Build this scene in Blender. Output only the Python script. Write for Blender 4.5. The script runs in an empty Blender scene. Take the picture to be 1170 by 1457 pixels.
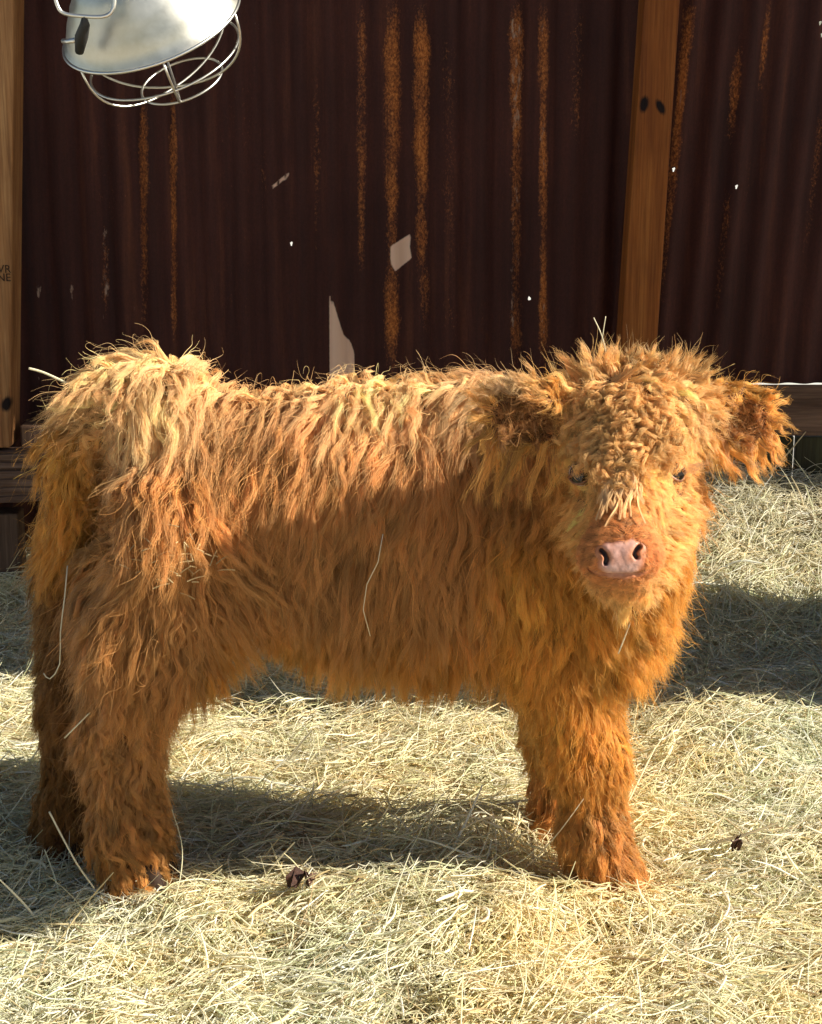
import bpy, bmesh, math, random
import numpy as np
from mathutils import Vector, Matrix, kdtree, geometry

random.seed(7)
RNG = np.random.default_rng(7)
S = bpy.context.scene
COL = S.collection
PI = math.pi

# ------------------------------------------------------------------ camera, light, exposure
CAM = np.array([0.0, -2.4, 1.15])
PITCH = math.radians(14.5)
FPX = 2479.0                                   # focal length in photograph pixels (1170 wide)
cd = bpy.data.cameras.new('camera')
cam = bpy.data.objects.new('camera', cd)
COL.objects.link(cam)
cam.location = CAM
cam.rotation_euler = (PI / 2 - PITCH, 0, 0)
cd.sensor_fit = 'HORIZONTAL'
cd.sensor_width = 36
cd.lens = 36 * FPX / 1170
cd.clip_end = 500
S.camera = cam

SUN_EL, SUN_AZ = math.radians(33), math.radians(10)      # from the right, a little towards the camera
TO_SUN = np.array([math.cos(SUN_EL) * math.cos(SUN_AZ), -math.cos(SUN_EL) * math.sin(SUN_AZ), math.sin(SUN_EL)])
w = bpy.data.worlds.new('World')
S.world = w
w.use_nodes = True
bg = w.node_tree.nodes['Background']
sky = w.node_tree.nodes.new('ShaderNodeTexSky')
sky.sky_type = 'NISHITA'
sky.sun_disc = False
sky.sun_elevation = SUN_EL
sky.sun_rotation = math.atan2(TO_SUN[0], TO_SUN[1])
w.node_tree.links.new(sky.outputs[0], bg.inputs[0])
bg.inputs[1].default_value = 0.05
sl = bpy.data.lights.new('sun', 'SUN')
sl.energy = 5.0
sl.angle = math.radians(0.5)
sl.color = (1.0, 0.94, 0.82)
so = bpy.data.objects.new('sun', sl)
COL.objects.link(so)
so.rotation_euler = Vector(TO_SUN).to_track_quat('Z', 'Y').to_euler()
so.location = (4, -2, 5)
S.view_settings.view_transform = 'Standard'
S.view_settings.look = 'None'
S.view_settings.exposure = 1.15
S.view_settings.gamma = 1.0
S.view_settings.use_curve_mapping = False
S.render.engine = 'CYCLES'
S.cycles.use_denoising = True
S.cycles.max_bounces = 9
S.cycles.diffuse_bounces = 4
S.cycles.glossy_bounces = 7
S.cycles.transmission_bounces = 7
S.cycles.use_adaptive_sampling = True
S.cycles.adaptive_threshold = 0.02
try:
    S.cycles_curves.shape = 'RIBBONS'
    S.cycles_curves.subdivisions = 2
except Exception:
    pass


def at(px, py, Y):
    """point on the plane y=Y seen at photograph pixel (px, py)"""
    x, z = (px - 585.0) / FPX, -(py - 728.5) / FPX
    c, s = math.cos(PITCH), math.sin(PITCH)
    d = np.array([x, c + z * s, z * c - s])
    return CAM + d * ((Y - CAM[1]) / d[1])


# ------------------------------------------------------------------ helpers
def link(name, data, parent=None, mat=None):
    o = bpy.data.objects.new(name, data)
    COL.objects.link(o)
    if parent is not None:
        o.parent = parent
    if mat is not None:
        data.materials.append(mat)
    return o


def tag(o, label=None, cat=None, group=None, kind=None):
    if label: o['label'] = label
    if cat: o['category'] = cat
    if group: o['group'] = group
    if kind: o['kind'] = kind
    return o


def empty(name, loc=(0, 0, 0), rot=(0, 0, 0)):
    o = bpy.data.objects.new(name, None)
    o.empty_display_size = 0.1
    o.location = loc
    o.rotation_euler = rot
    COL.objects.link(o)
    return o


def mesh(name, v, f, smooth=False):
    me = bpy.data.meshes.new(name)
    me.from_pydata([tuple(map(float, p)) for p in v], [], [tuple(map(int, q)) for q in f])
    me.update()
    if smooth:
        me.polygons.foreach_set('use_smooth', [True] * len(me.polygons))
    return me


def hexa(name, c8, bevel=0.004, cuts=0):
    """a board or post from 8 corners: bottom 4 (ccw), then top 4"""
    bm = bmesh.new()
    vs = [bm.verts.new(tuple(map(float, p))) for p in c8]
    for q in ((3, 2, 1, 0), (4, 5, 6, 7), (0, 1, 5, 4), (1, 2, 6, 5), (2, 3, 7, 6), (3, 0, 4, 7)):
        bm.faces.new([vs[i] for i in q])
    if bevel:
        bmesh.ops.bevel(bm, geom=bm.edges[:], offset=bevel, segments=2, profile=0.5, affect='EDGES')
    bmesh.ops.recalc_face_normals(bm, faces=bm.faces[:])
    me = bpy.data.meshes.new(name)
    bm.to_mesh(me)
    bm.free()
    return me


def boxc(x0, x1, y0, y1, z0, z1):
    return [(x0, y0, z0), (x1, y0, z0), (x1, y1, z0), (x0, y1, z0), (x0, y0, z1), (x1, y0, z1), (x1, y1, z1), (x0, y1, z1)]


def tube(name, pts, r, sides=8, closed=False, taper=None):
    pts = [Vector(p) for p in pts]
    n = len(pts)
    v, f = [], []
    up = None
    for i, p in enumerate(pts):
        a = pts[(i - 1) % n] if (closed or i > 0) else p
        b = pts[(i + 1) % n] if (closed or i < n - 1) else p
        t = (b - a).normalized()
        if up is None:
            up = t.orthogonal().normalized()
        up = (up - t * up.dot(t)).normalized()
        sd = t.cross(up)
        rr = r * (taper[i] if taper is not None else 1)
        for k in range(sides):
            an = 2 * PI * k / sides
            v.append(p + (up * math.cos(an) + sd * math.sin(an)) * rr)
    m = n if closed else n - 1
    for i in range(m):
        j = (i + 1) % n
        for k in range(sides):
            l = (k + 1) % sides
            f.append((i * sides + k, i * sides + l, j * sides + l, j * sides + k))
    if not closed:
        f.append(tuple(range(sides))[::-1])
        f.append(tuple((n - 1) * sides + k for k in range(sides)))
    return mesh(name, v, f, True)


def curves(name, P, rad, tint, mat, parent=None):
    """P (N,K,3) strands, rad (N,K), tint (N,3)"""
    N, K, _ = P.shape
    cu = bpy.data.hair_curves.new(name)
    cu.add_curves([K] * N)
    cu.attributes['position'].data.foreach_set('vector', np.ascontiguousarray(P, dtype=np.float32).ravel())
    a = cu.attributes.new('radius', 'FLOAT', 'POINT')
    a.data.foreach_set('value', np.ascontiguousarray(rad, dtype=np.float32).ravel())
    b = cu.attributes.new('tint', 'FLOAT_COLOR', 'CURVE')
    c4 = np.ones((N, 4), dtype=np.float32)
    c4[:, :3] = tint
    b.data.foreach_set('color', c4.ravel())
    return link(name, cu, parent, mat)


def norm(a):
    return a / np.maximum(np.linalg.norm(a, axis=-1, keepdims=True), 1e-9)


_waves = [(np.random.default_rng(100 + i).normal(size=3), np.random.default_rng(200 + i).uniform(0, 2 * PI)) for i in range(48)]


def snoise(P, freq, seed=0, n=6):
    """smooth pseudo-noise in about -1..1"""
    out = 0
    for i in range(n):
        d, ph = _waves[(seed * 7 + i) % 48]
        out = out + np.sin((P * d).sum(-1) * freq * (0.6 + 0.25 * i) + ph + seed)
    return out / n * 1.6


# ------------------------------------------------------------------ materials
class NT:
    def __init__(self, name):
        self.m = bpy.data.materials.new(name)
        self.m.use_nodes = True
        self.t = self.m.node_tree
        self.p = self.t.nodes['Principled BSDF']
        self.out = self.t.nodes['Material Output']

    def n(self, typ, **kw):
        nd = self.t.nodes.new(typ)
        for k, v in kw.items():
            if k.startswith('i_'):
                key = k[2:]
                nd.inputs[int(key) if key.isdigit() else key].default_value = v
            else:
                setattr(nd, k, v)
        return nd

    def l(self, a, b):
        self.t.links.new(a, b)

    def coord(self, scale=(1, 1, 1), kind='Object'):
        tc = self.n('ShaderNodeTexCoord')
        mp = self.n('ShaderNodeMapping')
        mp.inputs['Scale'].default_value = scale
        self.l(tc.outputs[kind], mp.inputs[0])
        return mp.outputs[0]

    def noise(self, vec, scale, detail=6, rough=0.6):
        nd = self.n('ShaderNodeTexNoise', i_Scale=scale, i_Detail=detail, i_Roughness=rough)
        self.l(vec, nd.inputs['Vector'])
        return nd.outputs['Fac']

    def ramp(self, fac, stops):
        r = self.n('ShaderNodeValToRGB')
        e = r.color_ramp.elements
        while len(e) < len(stops):
            e.new(0.5)
        for i, (p, c) in enumerate(stops):
            e[i].position = p
            e[i].color = (*c, 1) if len(c) == 3 else c
        self.l(fac, r.inputs[0])
        return r.outputs[0]

    def mix(self, fac, a, b, mode='MIX'):
        m = self.n('ShaderNodeMix', data_type='RGBA', blend_type=mode)
        for sock, val in ((m.inputs[0], fac), (m.inputs[6], a), (m.inputs[7], b)):
            if hasattr(val, 'is_linked'):
                self.l(val, sock)
            elif isinstance(val, (tuple, list)):
                sock.default_value = (*val, 1)
            else:
                sock.default_value = val
        return m.outputs[2]

    def math(self, op, a, b=0.0, clamp=False):
        m = self.n('ShaderNodeMath', operation=op, use_clamp=clamp)
        for sock, val in ((m.inputs[0], a), (m.inputs[1], b)):
            if hasattr(val, 'is_linked'):
                self.l(val, sock)
            else:
                sock.default_value = val
        return m.outputs[0]

    def bump(self, h, strength=0.3, dist=0.01):
        b = self.n('ShaderNodeBump', i_Strength=strength, i_Distance=dist)
        self.l(h, b.inputs['Height'])
        self.l(b.outputs[0], self.p.inputs['Normal'])

    def done(self, col=None, rough=0.6, metal=0.0, spec=None):
        if col is not None:
            if hasattr(col, 'is_linked'):
                self.l(col, self.p.inputs['Base Color'])
            else:
                self.p.inputs['Base Color'].default_value = (*col, 1)
        if hasattr(rough, 'is_linked'):
            self.l(rough, self.p.inputs['Roughness'])
        else:
            self.p.inputs['Roughness'].default_value = rough
        self.p.inputs['Metallic'].default_value = metal
        if spec is not None:
            self.p.inputs['Specular IOR Level'].default_value = spec
        return self.m


def mat_hair(name):
    t = NT(name)
    t.t.nodes.remove(t.p)
    a = t.n('ShaderNodeAttribute', attribute_name='tint')
    col = a.outputs['Color']
    h = t.n('ShaderNodeBsdfHairPrincipled')
    h.model = 'CHIANG'
    h.parametrization = 'COLOR'
    t.l(col, h.inputs['Color'])
    h.inputs['Roughness'].default_value = 0.34
    h.inputs['Radial Roughness'].default_value = 0.5
    h.inputs['IOR'].default_value = 1.48
    h.inputs['Random Roughness'].default_value = 0.2
    d = t.n('ShaderNodeBsdfDiffuse', i_Roughness=0.3)
    t.l(col, d.inputs['Color'])
    tr = t.n('ShaderNodeBsdfTranslucent')
    t.l(col, tr.inputs['Color'])
    m1 = t.n('ShaderNodeMixShader', i_Fac=0.14)
    t.l(d.outputs[0], m1.inputs[1])
    t.l(tr.outputs[0], m1.inputs[2])
    m2 = t.n('ShaderNodeMixShader', i_Fac=0.24)
    t.l(m1.outputs[0], m2.inputs[1])
    t.l(h.outputs[0], m2.inputs[2])
    t.l(m2.outputs[0], t.out.inputs[0])
    return t.m


def mat_hay():
    t = NT('hay_straw')
    a = t.n('ShaderNodeAttribute', attribute_name='tint')
    tr = t.n('ShaderNodeBsdfTranslucent')
    t.l(a.outputs['Color'], tr.inputs['Color'])
    mx = t.n('ShaderNodeMixShader', i_Fac=0.30)
    m = t.done(a.outputs['Color'], 0.5, 0, 0.35)
    t.l(t.p.outputs[0], mx.inputs[1])
    t.l(tr.outputs[0], mx.inputs[2])
    t.l(mx.outputs[0], t.out.inputs[0])
    return m


def mat_ground():
    t = NT('trodden_hay_dirt')
    v = t.coord()
    n1 = t.noise(v, 9, 8)
    n2 = t.noise(v, 120, 4)
    c = t.ramp(n1, [(0.3, (0.13, 0.10, 0.05)), (0.55, (0.22, 0.18, 0.09)), (0.8, (0.30, 0.25, 0.14))])
    c2 = t.mix(0.6, c, t.ramp(n2, [(0.3, (0.25, 0.22, 0.18)), (0.7, (1, 1, 1))]), 'MULTIPLY')
    t.bump(n2, 0.8, 0.01)
    return t.done(c2, 0.9, 0, 0.2)


def mat_wood(name, dark, mid, light, axis=2, knots=(), wear=0.3, zscale=1.0):
    t = NT(name)
    sc = [14.0, 14.0, 14.0]
    sc[axis] = 0.9 * zscale
    v = t.coord(tuple(sc))
    n1 = t.noise(v, 2.2, 6, 0.62)
    sc2 = [60.0, 60.0, 60.0]
    sc2[axis] = 1.6
    n2 = t.noise(t.coord(tuple(sc2)), 3, 4, 0.7)
    c = t.ramp(n1, [(0.28, dark), (0.48, mid), (0.72, light)])
    c = t.mix(0.75, c, t.ramp(n2, [(0.32, (0.40, 0.30, 0.24)), (0.6, (1, 1, 1))]), 'MULTIPLY')
    blot = t.noise(t.coord((1, 1, 1)), 5, 4)
    c = t.mix(wear, c, t.ramp(blot, [(0.35, (0.4, 0.33, 0.27)), (0.65, (1, 1, 1))]), 'MULTIPLY')
    obj = t.n('ShaderNodeTexCoord').outputs['Object']
    for (kx, ky, kz, rw, rh, rot) in knots:
        mp = t.n('ShaderNodeMapping')
        mp.vector_type = 'TEXTURE'
        mp.inputs['Location'].default_value = (kx, ky, kz)
        mp.inputs['Rotation'].default_value = (0, rot, 0)
        mp.inputs['Scale'].default_value = (rw, 0.05, rh)
        t.l(obj, mp.inputs[0])
        ln = t.n('ShaderNodeVectorMath', operation='LENGTH')
        t.l(mp.outputs[0], ln.inputs[0])
        d = t.math('ADD', ln.outputs['Value'], t.math('MULTIPLY', t.math('SUBTRACT', n2, 0.5), 0.5))
        k = t.ramp(d, [(0.0, (0.020, 0.008, 0.004)), (0.6, (0.03, 0.012, 0.005)), (1.0, (1, 1, 1))])
        c = t.mix(1.0, c, k, 'MULTIPLY')
    t.bump(n2, 0.35, 0.004)
    return t.done(c, 0.72, 0, 0.25)


def mat_rust():
    t = NT('rusty_corrugated_iron')
    tc = t.coord((1, 1, 1))
    fine = t.noise(t.coord((210, 210, 130)), 1.0, 5, 0.75)
    strk = t.noise(t.coord((22, 22, 1.1)), 1.0, 6, 0.65)
    cloud = t.noise(tc, 3.5, 6)
    base = t.ramp(strk, [(0.30, (0.036, 0.0115, 0.0085)), (0.55, (0.068, 0.021, 0.014)), (0.75, (0.14, 0.048, 0.022))])
    base = t.mix(0.6, base, t.ramp(cloud, [(0.35, (0.55, 0.50, 0.55)), (0.65, (1.1, 1.0, 1.0))]), 'MULTIPLY')
    base = t.mix(0.5, base, t.ramp(fine, [(0.35, (0.6, 0.6, 0.6)), (0.65, (1.3, 1.2, 1.2))]), 'MULTIPLY')
    ru = t.n('ShaderNodeAttribute', attribute_name='rust')
    pa = t.n('ShaderNodeAttribute', attribute_name='pale')
    orange = t.ramp(fine, [(0.30, (0.08, 0.024, 0.010)), (0.50, (0.36, 0.105, 0.020)), (0.70, (0.62, 0.23, 0.055))])
    speck = t.math('ADD', t.math('MULTIPLY', ru.outputs['Fac'], 1.25), t.math('MULTIPLY', t.math('SUBTRACT', fine, 0.55), 1.5))
    m1 = t.ramp(t.math('MULTIPLY', speck, 1.0), [(0.30, (0, 0, 0)), (0.95, (1, 1, 1))])
    m1 = t.math('MULTIPLY', m1, t.math('GREATER_THAN', ru.outputs['Fac'], 0.02))
    c = t.mix(m1, base, orange)
    speck2 = t.math('ADD', pa.outputs['Fac'], t.math('MULTIPLY', t.math('SUBTRACT', t.noise(t.coord((90, 90, 25)), 1.0, 5, 0.7), 0.5), 1.8))
    m2 = t.ramp(speck2, [(0.45, (0, 0, 0)), (0.65, (1, 1, 1))])
    m2 = t.math('MULTIPLY', m2, t.math('GREATER_THAN', pa.outputs['Fac'], 0.02))
    c = t.mix(m2, c, (0.36, 0.24, 0.17))
    wo = t.n('ShaderNodeAttribute', attribute_name='sun_patch')  # pale sunlight patches painted into the iron's colour
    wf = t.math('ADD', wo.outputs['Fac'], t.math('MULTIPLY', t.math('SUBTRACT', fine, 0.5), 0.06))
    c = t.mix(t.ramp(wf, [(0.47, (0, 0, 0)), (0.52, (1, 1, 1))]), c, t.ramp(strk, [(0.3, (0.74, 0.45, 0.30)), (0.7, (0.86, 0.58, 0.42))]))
    t.bump(fine, 0.35, 0.003)
    return t.done(c, 0.75, 0.0, 0.25)


def mat_simple(name, col, rough=0.5, metal=0.0, spec=0.5, var=0.25, scale=40, bump=0.1):
    t = NT(name)
    n = t.noise(t.coord(), scale, 5)
    c = t.mix(var, col, t.ramp(n, [(0.3, tuple(x * 0.4 for x in col)), (0.7, tuple(min(1, x * 1.35) for x in col))]))
    if bump:
        t.bump(n, bump, 0.003)
    return t.done(c, rough, metal, spec)


def mat_nose():
    t = NT('muzzle_skin')
    n = t.noise(t.coord(), 170, 5)
    n2 = t.noise(t.coord(), 60, 4)
    a = t.n('ShaderNodeAttribute', attribute_name='pad')
    b = t.n('ShaderNodeAttribute', attribute_name='inner')
    skin = t.ramp(n2, [(0.3, (0.34, 0.105, 0.035)), (0.55, (0.44, 0.155, 0.06)), (0.75, (0.52, 0.22, 0.10))])
    pad = t.ramp(n2, [(0.3, (0.42, 0.21, 0.15)), (0.55, (0.54, 0.31, 0.25)), (0.75, (0.62, 0.40, 0.34))])
    c = t.mix(a.outputs['Fac'], skin, pad)
    c = t.mix(0.3, c, t.ramp(n, [(0.3, (0.5, 0.42, 0.4)), (0.65, (1, 1, 1))]), 'MULTIPLY')
    c = t.mix(b.outputs['Fac'], c, (0.018, 0.006, 0.004))
    t.bump(n, 0.35, 0.002)
    r = t.ramp(a.outputs['Fac'], [(0.0, (0.55, 0.55, 0.55)), (1.0, (0.30, 0.30, 0.30))])
    t.p.inputs['Subsurface Weight'].default_value = 0.0
    return t.done(c, r, 0, 0.4)


def mat_aluminium():
    t = NT('spun_aluminium')
    v = t.coord((1, 1, 1))
    n = t.noise(v, 14, 5)
    c = t.ramp(n, [(0.3, (0.46, 0.43, 0.34)), (0.55, (0.60, 0.58, 0.51)), (0.75, (0.68, 0.66, 0.60))])
    scr = t.noise(t.coord((220, 220, 220)), 1.0, 3)
    r = t.ramp(n, [(0.3, (0.34, 0.34, 0.34)), (0.7, (0.52, 0.52, 0.52))])
    t.bump(scr, 0.05, 0.001)
    return t.done(c, r, 1.0)


M = dict(
    hair=mat_hair('calf_hair'),
    hay=mat_hay(),
    ground=mat_ground(),
    rust=mat_rust(),
    skin=mat_simple('hide_under_fur', (0.13, 0.052, 0.020), 0.8, 0, 0.2),
    pink=mat_nose(),
    lid=mat_simple('eyelid_skin', (0.22, 0.085, 0.035), 0.45, 0, 0.4, 0.3, 120, 0.2),
    dark=mat_simple('dark_nostril', (0.02, 0.008, 0.006), 0.5, 0, 0.3),
    iris=mat_simple('brown_iris', (0.016, 0.008, 0.005), 0.07, 0, 0.4, 0.3, 300, 0),
    sclera=mat_simple('eye_white', (0.62, 0.52, 0.48), 0.15, 0, 0.6, 0.2, 100, 0),
    hoof=mat_simple("hoof_horn", (0.035, 0.018, 0.010), 0.7, 0, 0.2, 0.4, 70, 0.3),
    alu=mat_aluminium(),
    wire=mat_simple('zinc_wire', (0.72, 0.70, 0.64), 0.36, 1.0, 0.5, 0.15, 60, 0),
    black=mat_simple('black_rubber', (0.015, 0.014, 0.013), 0.55, 0, 0.4),
    ink=mat_simple('stamp_ink', (0.05, 0.028, 0.018), 0.9, 0, 0.1, 0.5, 90, 0),
    leaf=mat_simple('dead_leaf', (0.07, 0.030, 0.018), 0.6, 0, 0.3, 0.6, 120, 0.4),
    twig=mat_simple('dry_twig', (0.16, 0.10, 0.05), 0.8, 0, 0.2, 0.5, 150, 0.3),
    straw=mat_simple('dry_straw', (0.72, 0.62, 0.40), 0.5, 0, 0.4, 0.25, 150, 0.1),
    yard=mat_simple('pale_gravel', (0.52, 0.50, 0.44), 0.9, 0, 0.2, 0.4, 6, 0.2),
    tin=mat_simple('weathered_roof_tin', (0.20, 0.17, 0.15), 0.6, 0.0, 0.3, 0.5, 5, 0.1),
)
M['post'] = mat_wood('honey_pine', (0.22, 0.075, 0.020), (0.36, 0.135, 0.035), (0.48, 0.21, 0.06), 2)
M['oldwood'] = mat_wood('weathered_board', (0.07, 0.040, 0.026), (0.17, 0.10, 0.066), (0.28, 0.175, 0.12), 0)
M['oldpost'] = mat_wood('weathered_stub', (0.06, 0.032, 0.02), (0.13, 0.075, 0.045), (0.21, 0.13, 0.08), 2)
M['mossy'] = mat_wood('mossy_board', (0.020, 0.018, 0.008), (0.045, 0.042, 0.018), (0.10, 0.10, 0.045), 2)

# ------------------------------------------------------------------ ground and hay bed
WALL_Y = 1.45


def sstep(a, b, x):
    t = np.clip((x - a) / (b - a), 0, 1)
    return t * t * (3 - 2 * t)


def hgt(x, y):
    P = np.stack([x, y, 0 * x], -1)
    h = 0.012 * snoise(P, 5, 1) + 0.014 * snoise(P, 11, 2) + 0.007 * snoise(P, 28, 3)
    h = h + 0.045 * sstep(0.75, 1.45, y)
    h = h + 0.19 * sstep(0.72, 1.42, y) * sstep(0.15, 0.75, x)
    h = h + 0.045 * np.exp(-((x - 0.62) ** 2 / 0.06 + (y - 0.42) ** 2 / 0.02))
    h = h + 0.040 * np.exp(-((x - 0.10) ** 2 / 0.016 + (y - 0.0) ** 2 / 0.004))
    h = h + 0.03 * np.exp(-((x - 0.05) ** 2 / 0.09 + (y + 0.19) ** 2 / 0.006))
    return h


nx, ny = 200, 130
gx = np.linspace(-2.3, 2.3, nx)
gy = np.linspace(-1.0, WALL_Y + 0.02, ny)
GX, GY = np.meshgrid(gx, gy)
V = np.stack([GX, GY, hgt(GX, GY) - 0.034], -1).reshape(-1, 3)
idx = np.arange(nx * ny).reshape(ny, nx)
F = np.stack([idx[:-1, :-1], idx[:-1, 1:], idx[1:, 1:], idx[1:, :-1]], -1).reshape(-1, 4)
hb = link('hay_bed', mesh('hay_bed', V, F, True), None, M['ground'])
tag(hb, kind='structure')
gd = link('ground', mesh('ground', [(-120, -120, -0.09), (120, -120, -0.09), (120, 300, -0.09), (-120, 300, -0.09)], [(0, 1, 2, 3)]), None, M['yard'])
tag(gd, kind='structure')

# ------------------------------------------------------------------ shed wall
PATCH = [[(556, 350), (585, 333), (583, 352), (586, 368), (562, 386), (556, 372)], [(469, 420), (474, 428), (484, 462), (489, 478), (498, 486), (504, 502), (505, 640), (470, 640)], [(384, 266), (411, 244), (412, 252), (386, 270)]]  # sun patch outlines, used for the roof gaps and the painted patches
PER, AMP = 0.0655, 0.0080
PHASE = -2 * PI * at(569, 360, 1.45)[0] / PER
STREAKS = [  # px, half width px, py top, py bottom, rust, pale
    (515, 9, -20, 420, .74, .30), (557, 14, -20, 560, 1.05, .0), (599, 13, -20, 420, 1.05, 0), (603, 11, 330, 520, .62, 0), (563, 10, 330, 540, .6, 0),
    (537, 4, -20, 145, .3, .62), (735, 11, -20, 560, .75, .50), (729, 3, 180, 540, .2, .6), (773, 8, -20, 560, .80, .34), (687, 7, 390, 560, .38, .46),
    (820, 12, -20, 250, .46, .12), (205, 9, 90, 540, .56, .10), (247, 7, 90, 540, .56, .10), (365, 3, -20, 110, .1, .66), (325, 7, 80, 300, .36, 0),
    (57, 3, 350, 580, .1, .70), (104, 4, 300, 520, .2, .50), (150, 7, 280, 500, .38, .38), (193, 5, 400, 520, .2, .44), (262, 4, 420, 520, .3, .35),
    (375, 6, 180, 500, .36, 0), (450, 7, 60, 420, .34, 0), (640, 14, 0, 540, .36, 0), (700, 6, 100, 500, .3, 0),
    (967, 9, -20, 330, .8, .22), (948, 7, 230, 470, .58, .25), (1045, 10, 20, 260, .66, .06), (1028, 8, 250, 480, .5, .10), (1086, 6, -20, 190, .75, .42), (1064, 6, 180, 350, .5, .48),
    (1160, 8, 120, 400, .42, 0), (1155, 4, 440, 540, .3, .36), (340, 40, 60, 500, .22, 0), (160, 40, 100, 400, .2, 0),
]


def sheet(name, x0, x1, z0, z1, y, lean, holes):
    nxs = int((x1 - x0) / (PER / 9))
    nzs = int((z1 - z0) / 0.012)
    xs = np.linspace(x0, x1, nxs)
    zs = np.linspace(z0, z1, nzs)
    X, Z = np.meshgrid(xs, zs)
    prof = np.sin(2 * PI * X / PER + PHASE)
    Yv = y + AMP * prof + 0.004 * np.sin(X * 2.1 + 1) * np.sin(Z * 2.7) + 0.0015 * np.sin(X * 9) * np.sin(Z * 6 + X * 4)
    Xl = X + math.tan(lean) * (Z - 0.5)
    V = np.stack([Xl, Yv, Z], -1)
    idx = np.arange(nxs * nzs).reshape(nzs, nxs)
    F = np.stack([idx[:-1, :-1], idx[:-1, 1:], idx[1:, 1:], idx[1:, :-1]], -1)
    cen = V.reshape(-1, 3)[F].mean(axis=2)
    keep = np.ones(F.shape[:2], bool)
    hole_q = []
    for (hx, hy, hr) in holes:
        p = at(hx, hy, y)
        d = np.hypot(cen[..., 0] - p[0], cen[..., 2] - p[2])
        d[~keep] = 9
        k = d < hr
        if not k.any():
            if d.min() < 0.02:
                k = d <= d.min()
        keep &= ~k
        hole_q += [(i, j, hx, hy) for i, j in np.argwhere(k)][:1]
    Vl, Fl = list(V.reshape(-1, 3)), [tuple(q) for q in F[keep]]
    for (i, j, hx, hy) in hole_q:
        q = F[i, j]
        cn = [Vl[t] for t in q]
        c0 = sum(cn) / 4
        hv = []
        for m_ in range(8):
            an = -3 * PI / 4 - PI / 8 + m_ * PI / 4
            e = 0.38 + 0.12 * math.sin(m_ * 2.1 + hx)
            px_ = c0 + (cn[1] - cn[0]) * e * math.cos(an) + (cn[3] - cn[0]) * e * math.sin(an)
            hv.append(len(Vl))
            Vl.append(px_)
        for m_ in range(4):
            Fl.append((q[m_], hv[(2 * m_ + 1) % 8], hv[2 * m_]))
            Fl.append((q[m_], q[(m_ + 1) % 4], hv[(2 * m_ + 2) % 8], hv[2 * m_ + 1]))
    me = mesh(name, Vl, Fl)
    nex = len(Vl) - X.size
    rust, pale = np.zeros(X.shape), np.zeros(X.shape)
    Pn = np.stack([Xl, 0 * X, Z], -1)
    for (sx, hw, t, b, r, p) in STREAKS:
        a0, a1 = at(sx, t, y), at(sx, b, y)
        zc = np.clip((Z - a1[2]) / (a0[2] - a1[2]), 0, 1)
        cx = a1[0] + (a0[0] - a1[0]) * zc
        if name == 'sheet_leaning' or lean > 0.01:
            mid = at(sx, 0.5 * (t + b), y)
            cx = mid[0] + math.tan(lean) * (Z - mid[2])
        hwm = hw / 640.0 * .82 * (1 + 0.35 * snoise(Pn, 24, 4))
        m = 1 - sstep(0.35, 1.45, np.abs(Xl - cx) / hwm)
        fade = sstep(a1[2] - 0.02, a1[2] + 0.16, Z) * (1 - sstep(a0[2] - 0.12, a0[2] + 0.03, Z)) * (0.8 + 0.35 * snoise(Pn * np.array([3, 1, 1]), 9, 6))
        fade = fade * np.clip(.92 + .22 * snoise(np.stack([0 * Z + sx * .37, 0 * Z, Z], -1), 15, int(sx) % 9), .25, 1.1)
        rust = np.maximum(rust, m * fade * r)
        pale = np.maximum(pale, m * fade * p)
    sun_patch = np.zeros(X.shape)  # mask of the sunlight patches painted on the sheet
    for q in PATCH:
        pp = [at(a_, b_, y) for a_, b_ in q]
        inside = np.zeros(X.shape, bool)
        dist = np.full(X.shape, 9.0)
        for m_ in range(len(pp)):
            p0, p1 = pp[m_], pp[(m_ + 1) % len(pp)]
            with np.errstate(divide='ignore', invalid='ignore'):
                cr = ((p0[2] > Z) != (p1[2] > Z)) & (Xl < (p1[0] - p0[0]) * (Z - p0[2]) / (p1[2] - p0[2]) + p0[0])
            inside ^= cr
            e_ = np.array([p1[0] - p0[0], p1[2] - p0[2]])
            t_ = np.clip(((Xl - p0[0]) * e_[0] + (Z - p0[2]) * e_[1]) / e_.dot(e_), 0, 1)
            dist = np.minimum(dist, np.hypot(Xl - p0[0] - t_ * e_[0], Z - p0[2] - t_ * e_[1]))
        sun_patch = np.maximum(sun_patch, np.clip(.5 + np.where(inside, dist, -dist) / .05, 0, 1) * (1.0 if q is not PATCH[2] else .96))
    for nm, arr in (('rust', rust), ('pale', pale), ('sun_patch', sun_patch)):
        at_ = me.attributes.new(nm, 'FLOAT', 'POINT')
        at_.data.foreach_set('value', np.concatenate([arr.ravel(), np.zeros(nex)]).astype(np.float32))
    me.polygons.foreach_set('use_smooth', [True] * len(me.polygons))
    return me


wall = empty('corrugated_wall', (0, 0, 0))
tag(wall, 'dark rusty corrugated iron shed wall behind the calf', 'wall')
HOLES = [(413, 345, .0045), (755, 423, .0045)]
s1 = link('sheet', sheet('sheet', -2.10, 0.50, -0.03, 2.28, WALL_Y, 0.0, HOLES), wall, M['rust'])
HOLES2 = [(1048, 268, .0045), (960, 244, .004), (1168, 46, .004), (1168, 34, .004)]
zb = at(1130, 542, WALL_Y)[2]
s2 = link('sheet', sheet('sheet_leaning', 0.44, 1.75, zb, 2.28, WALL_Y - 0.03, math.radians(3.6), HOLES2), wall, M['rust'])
s2['label'] = 'slightly leaning rusty sheet right of the wooden post'

# boards below the leaning sheet
bw = empty('base_boards', (0.9, WALL_Y, 0))
tag(bw, 'dark mossy boards closing the wall foot under the leaning iron sheet at right', 'boards')


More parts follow.
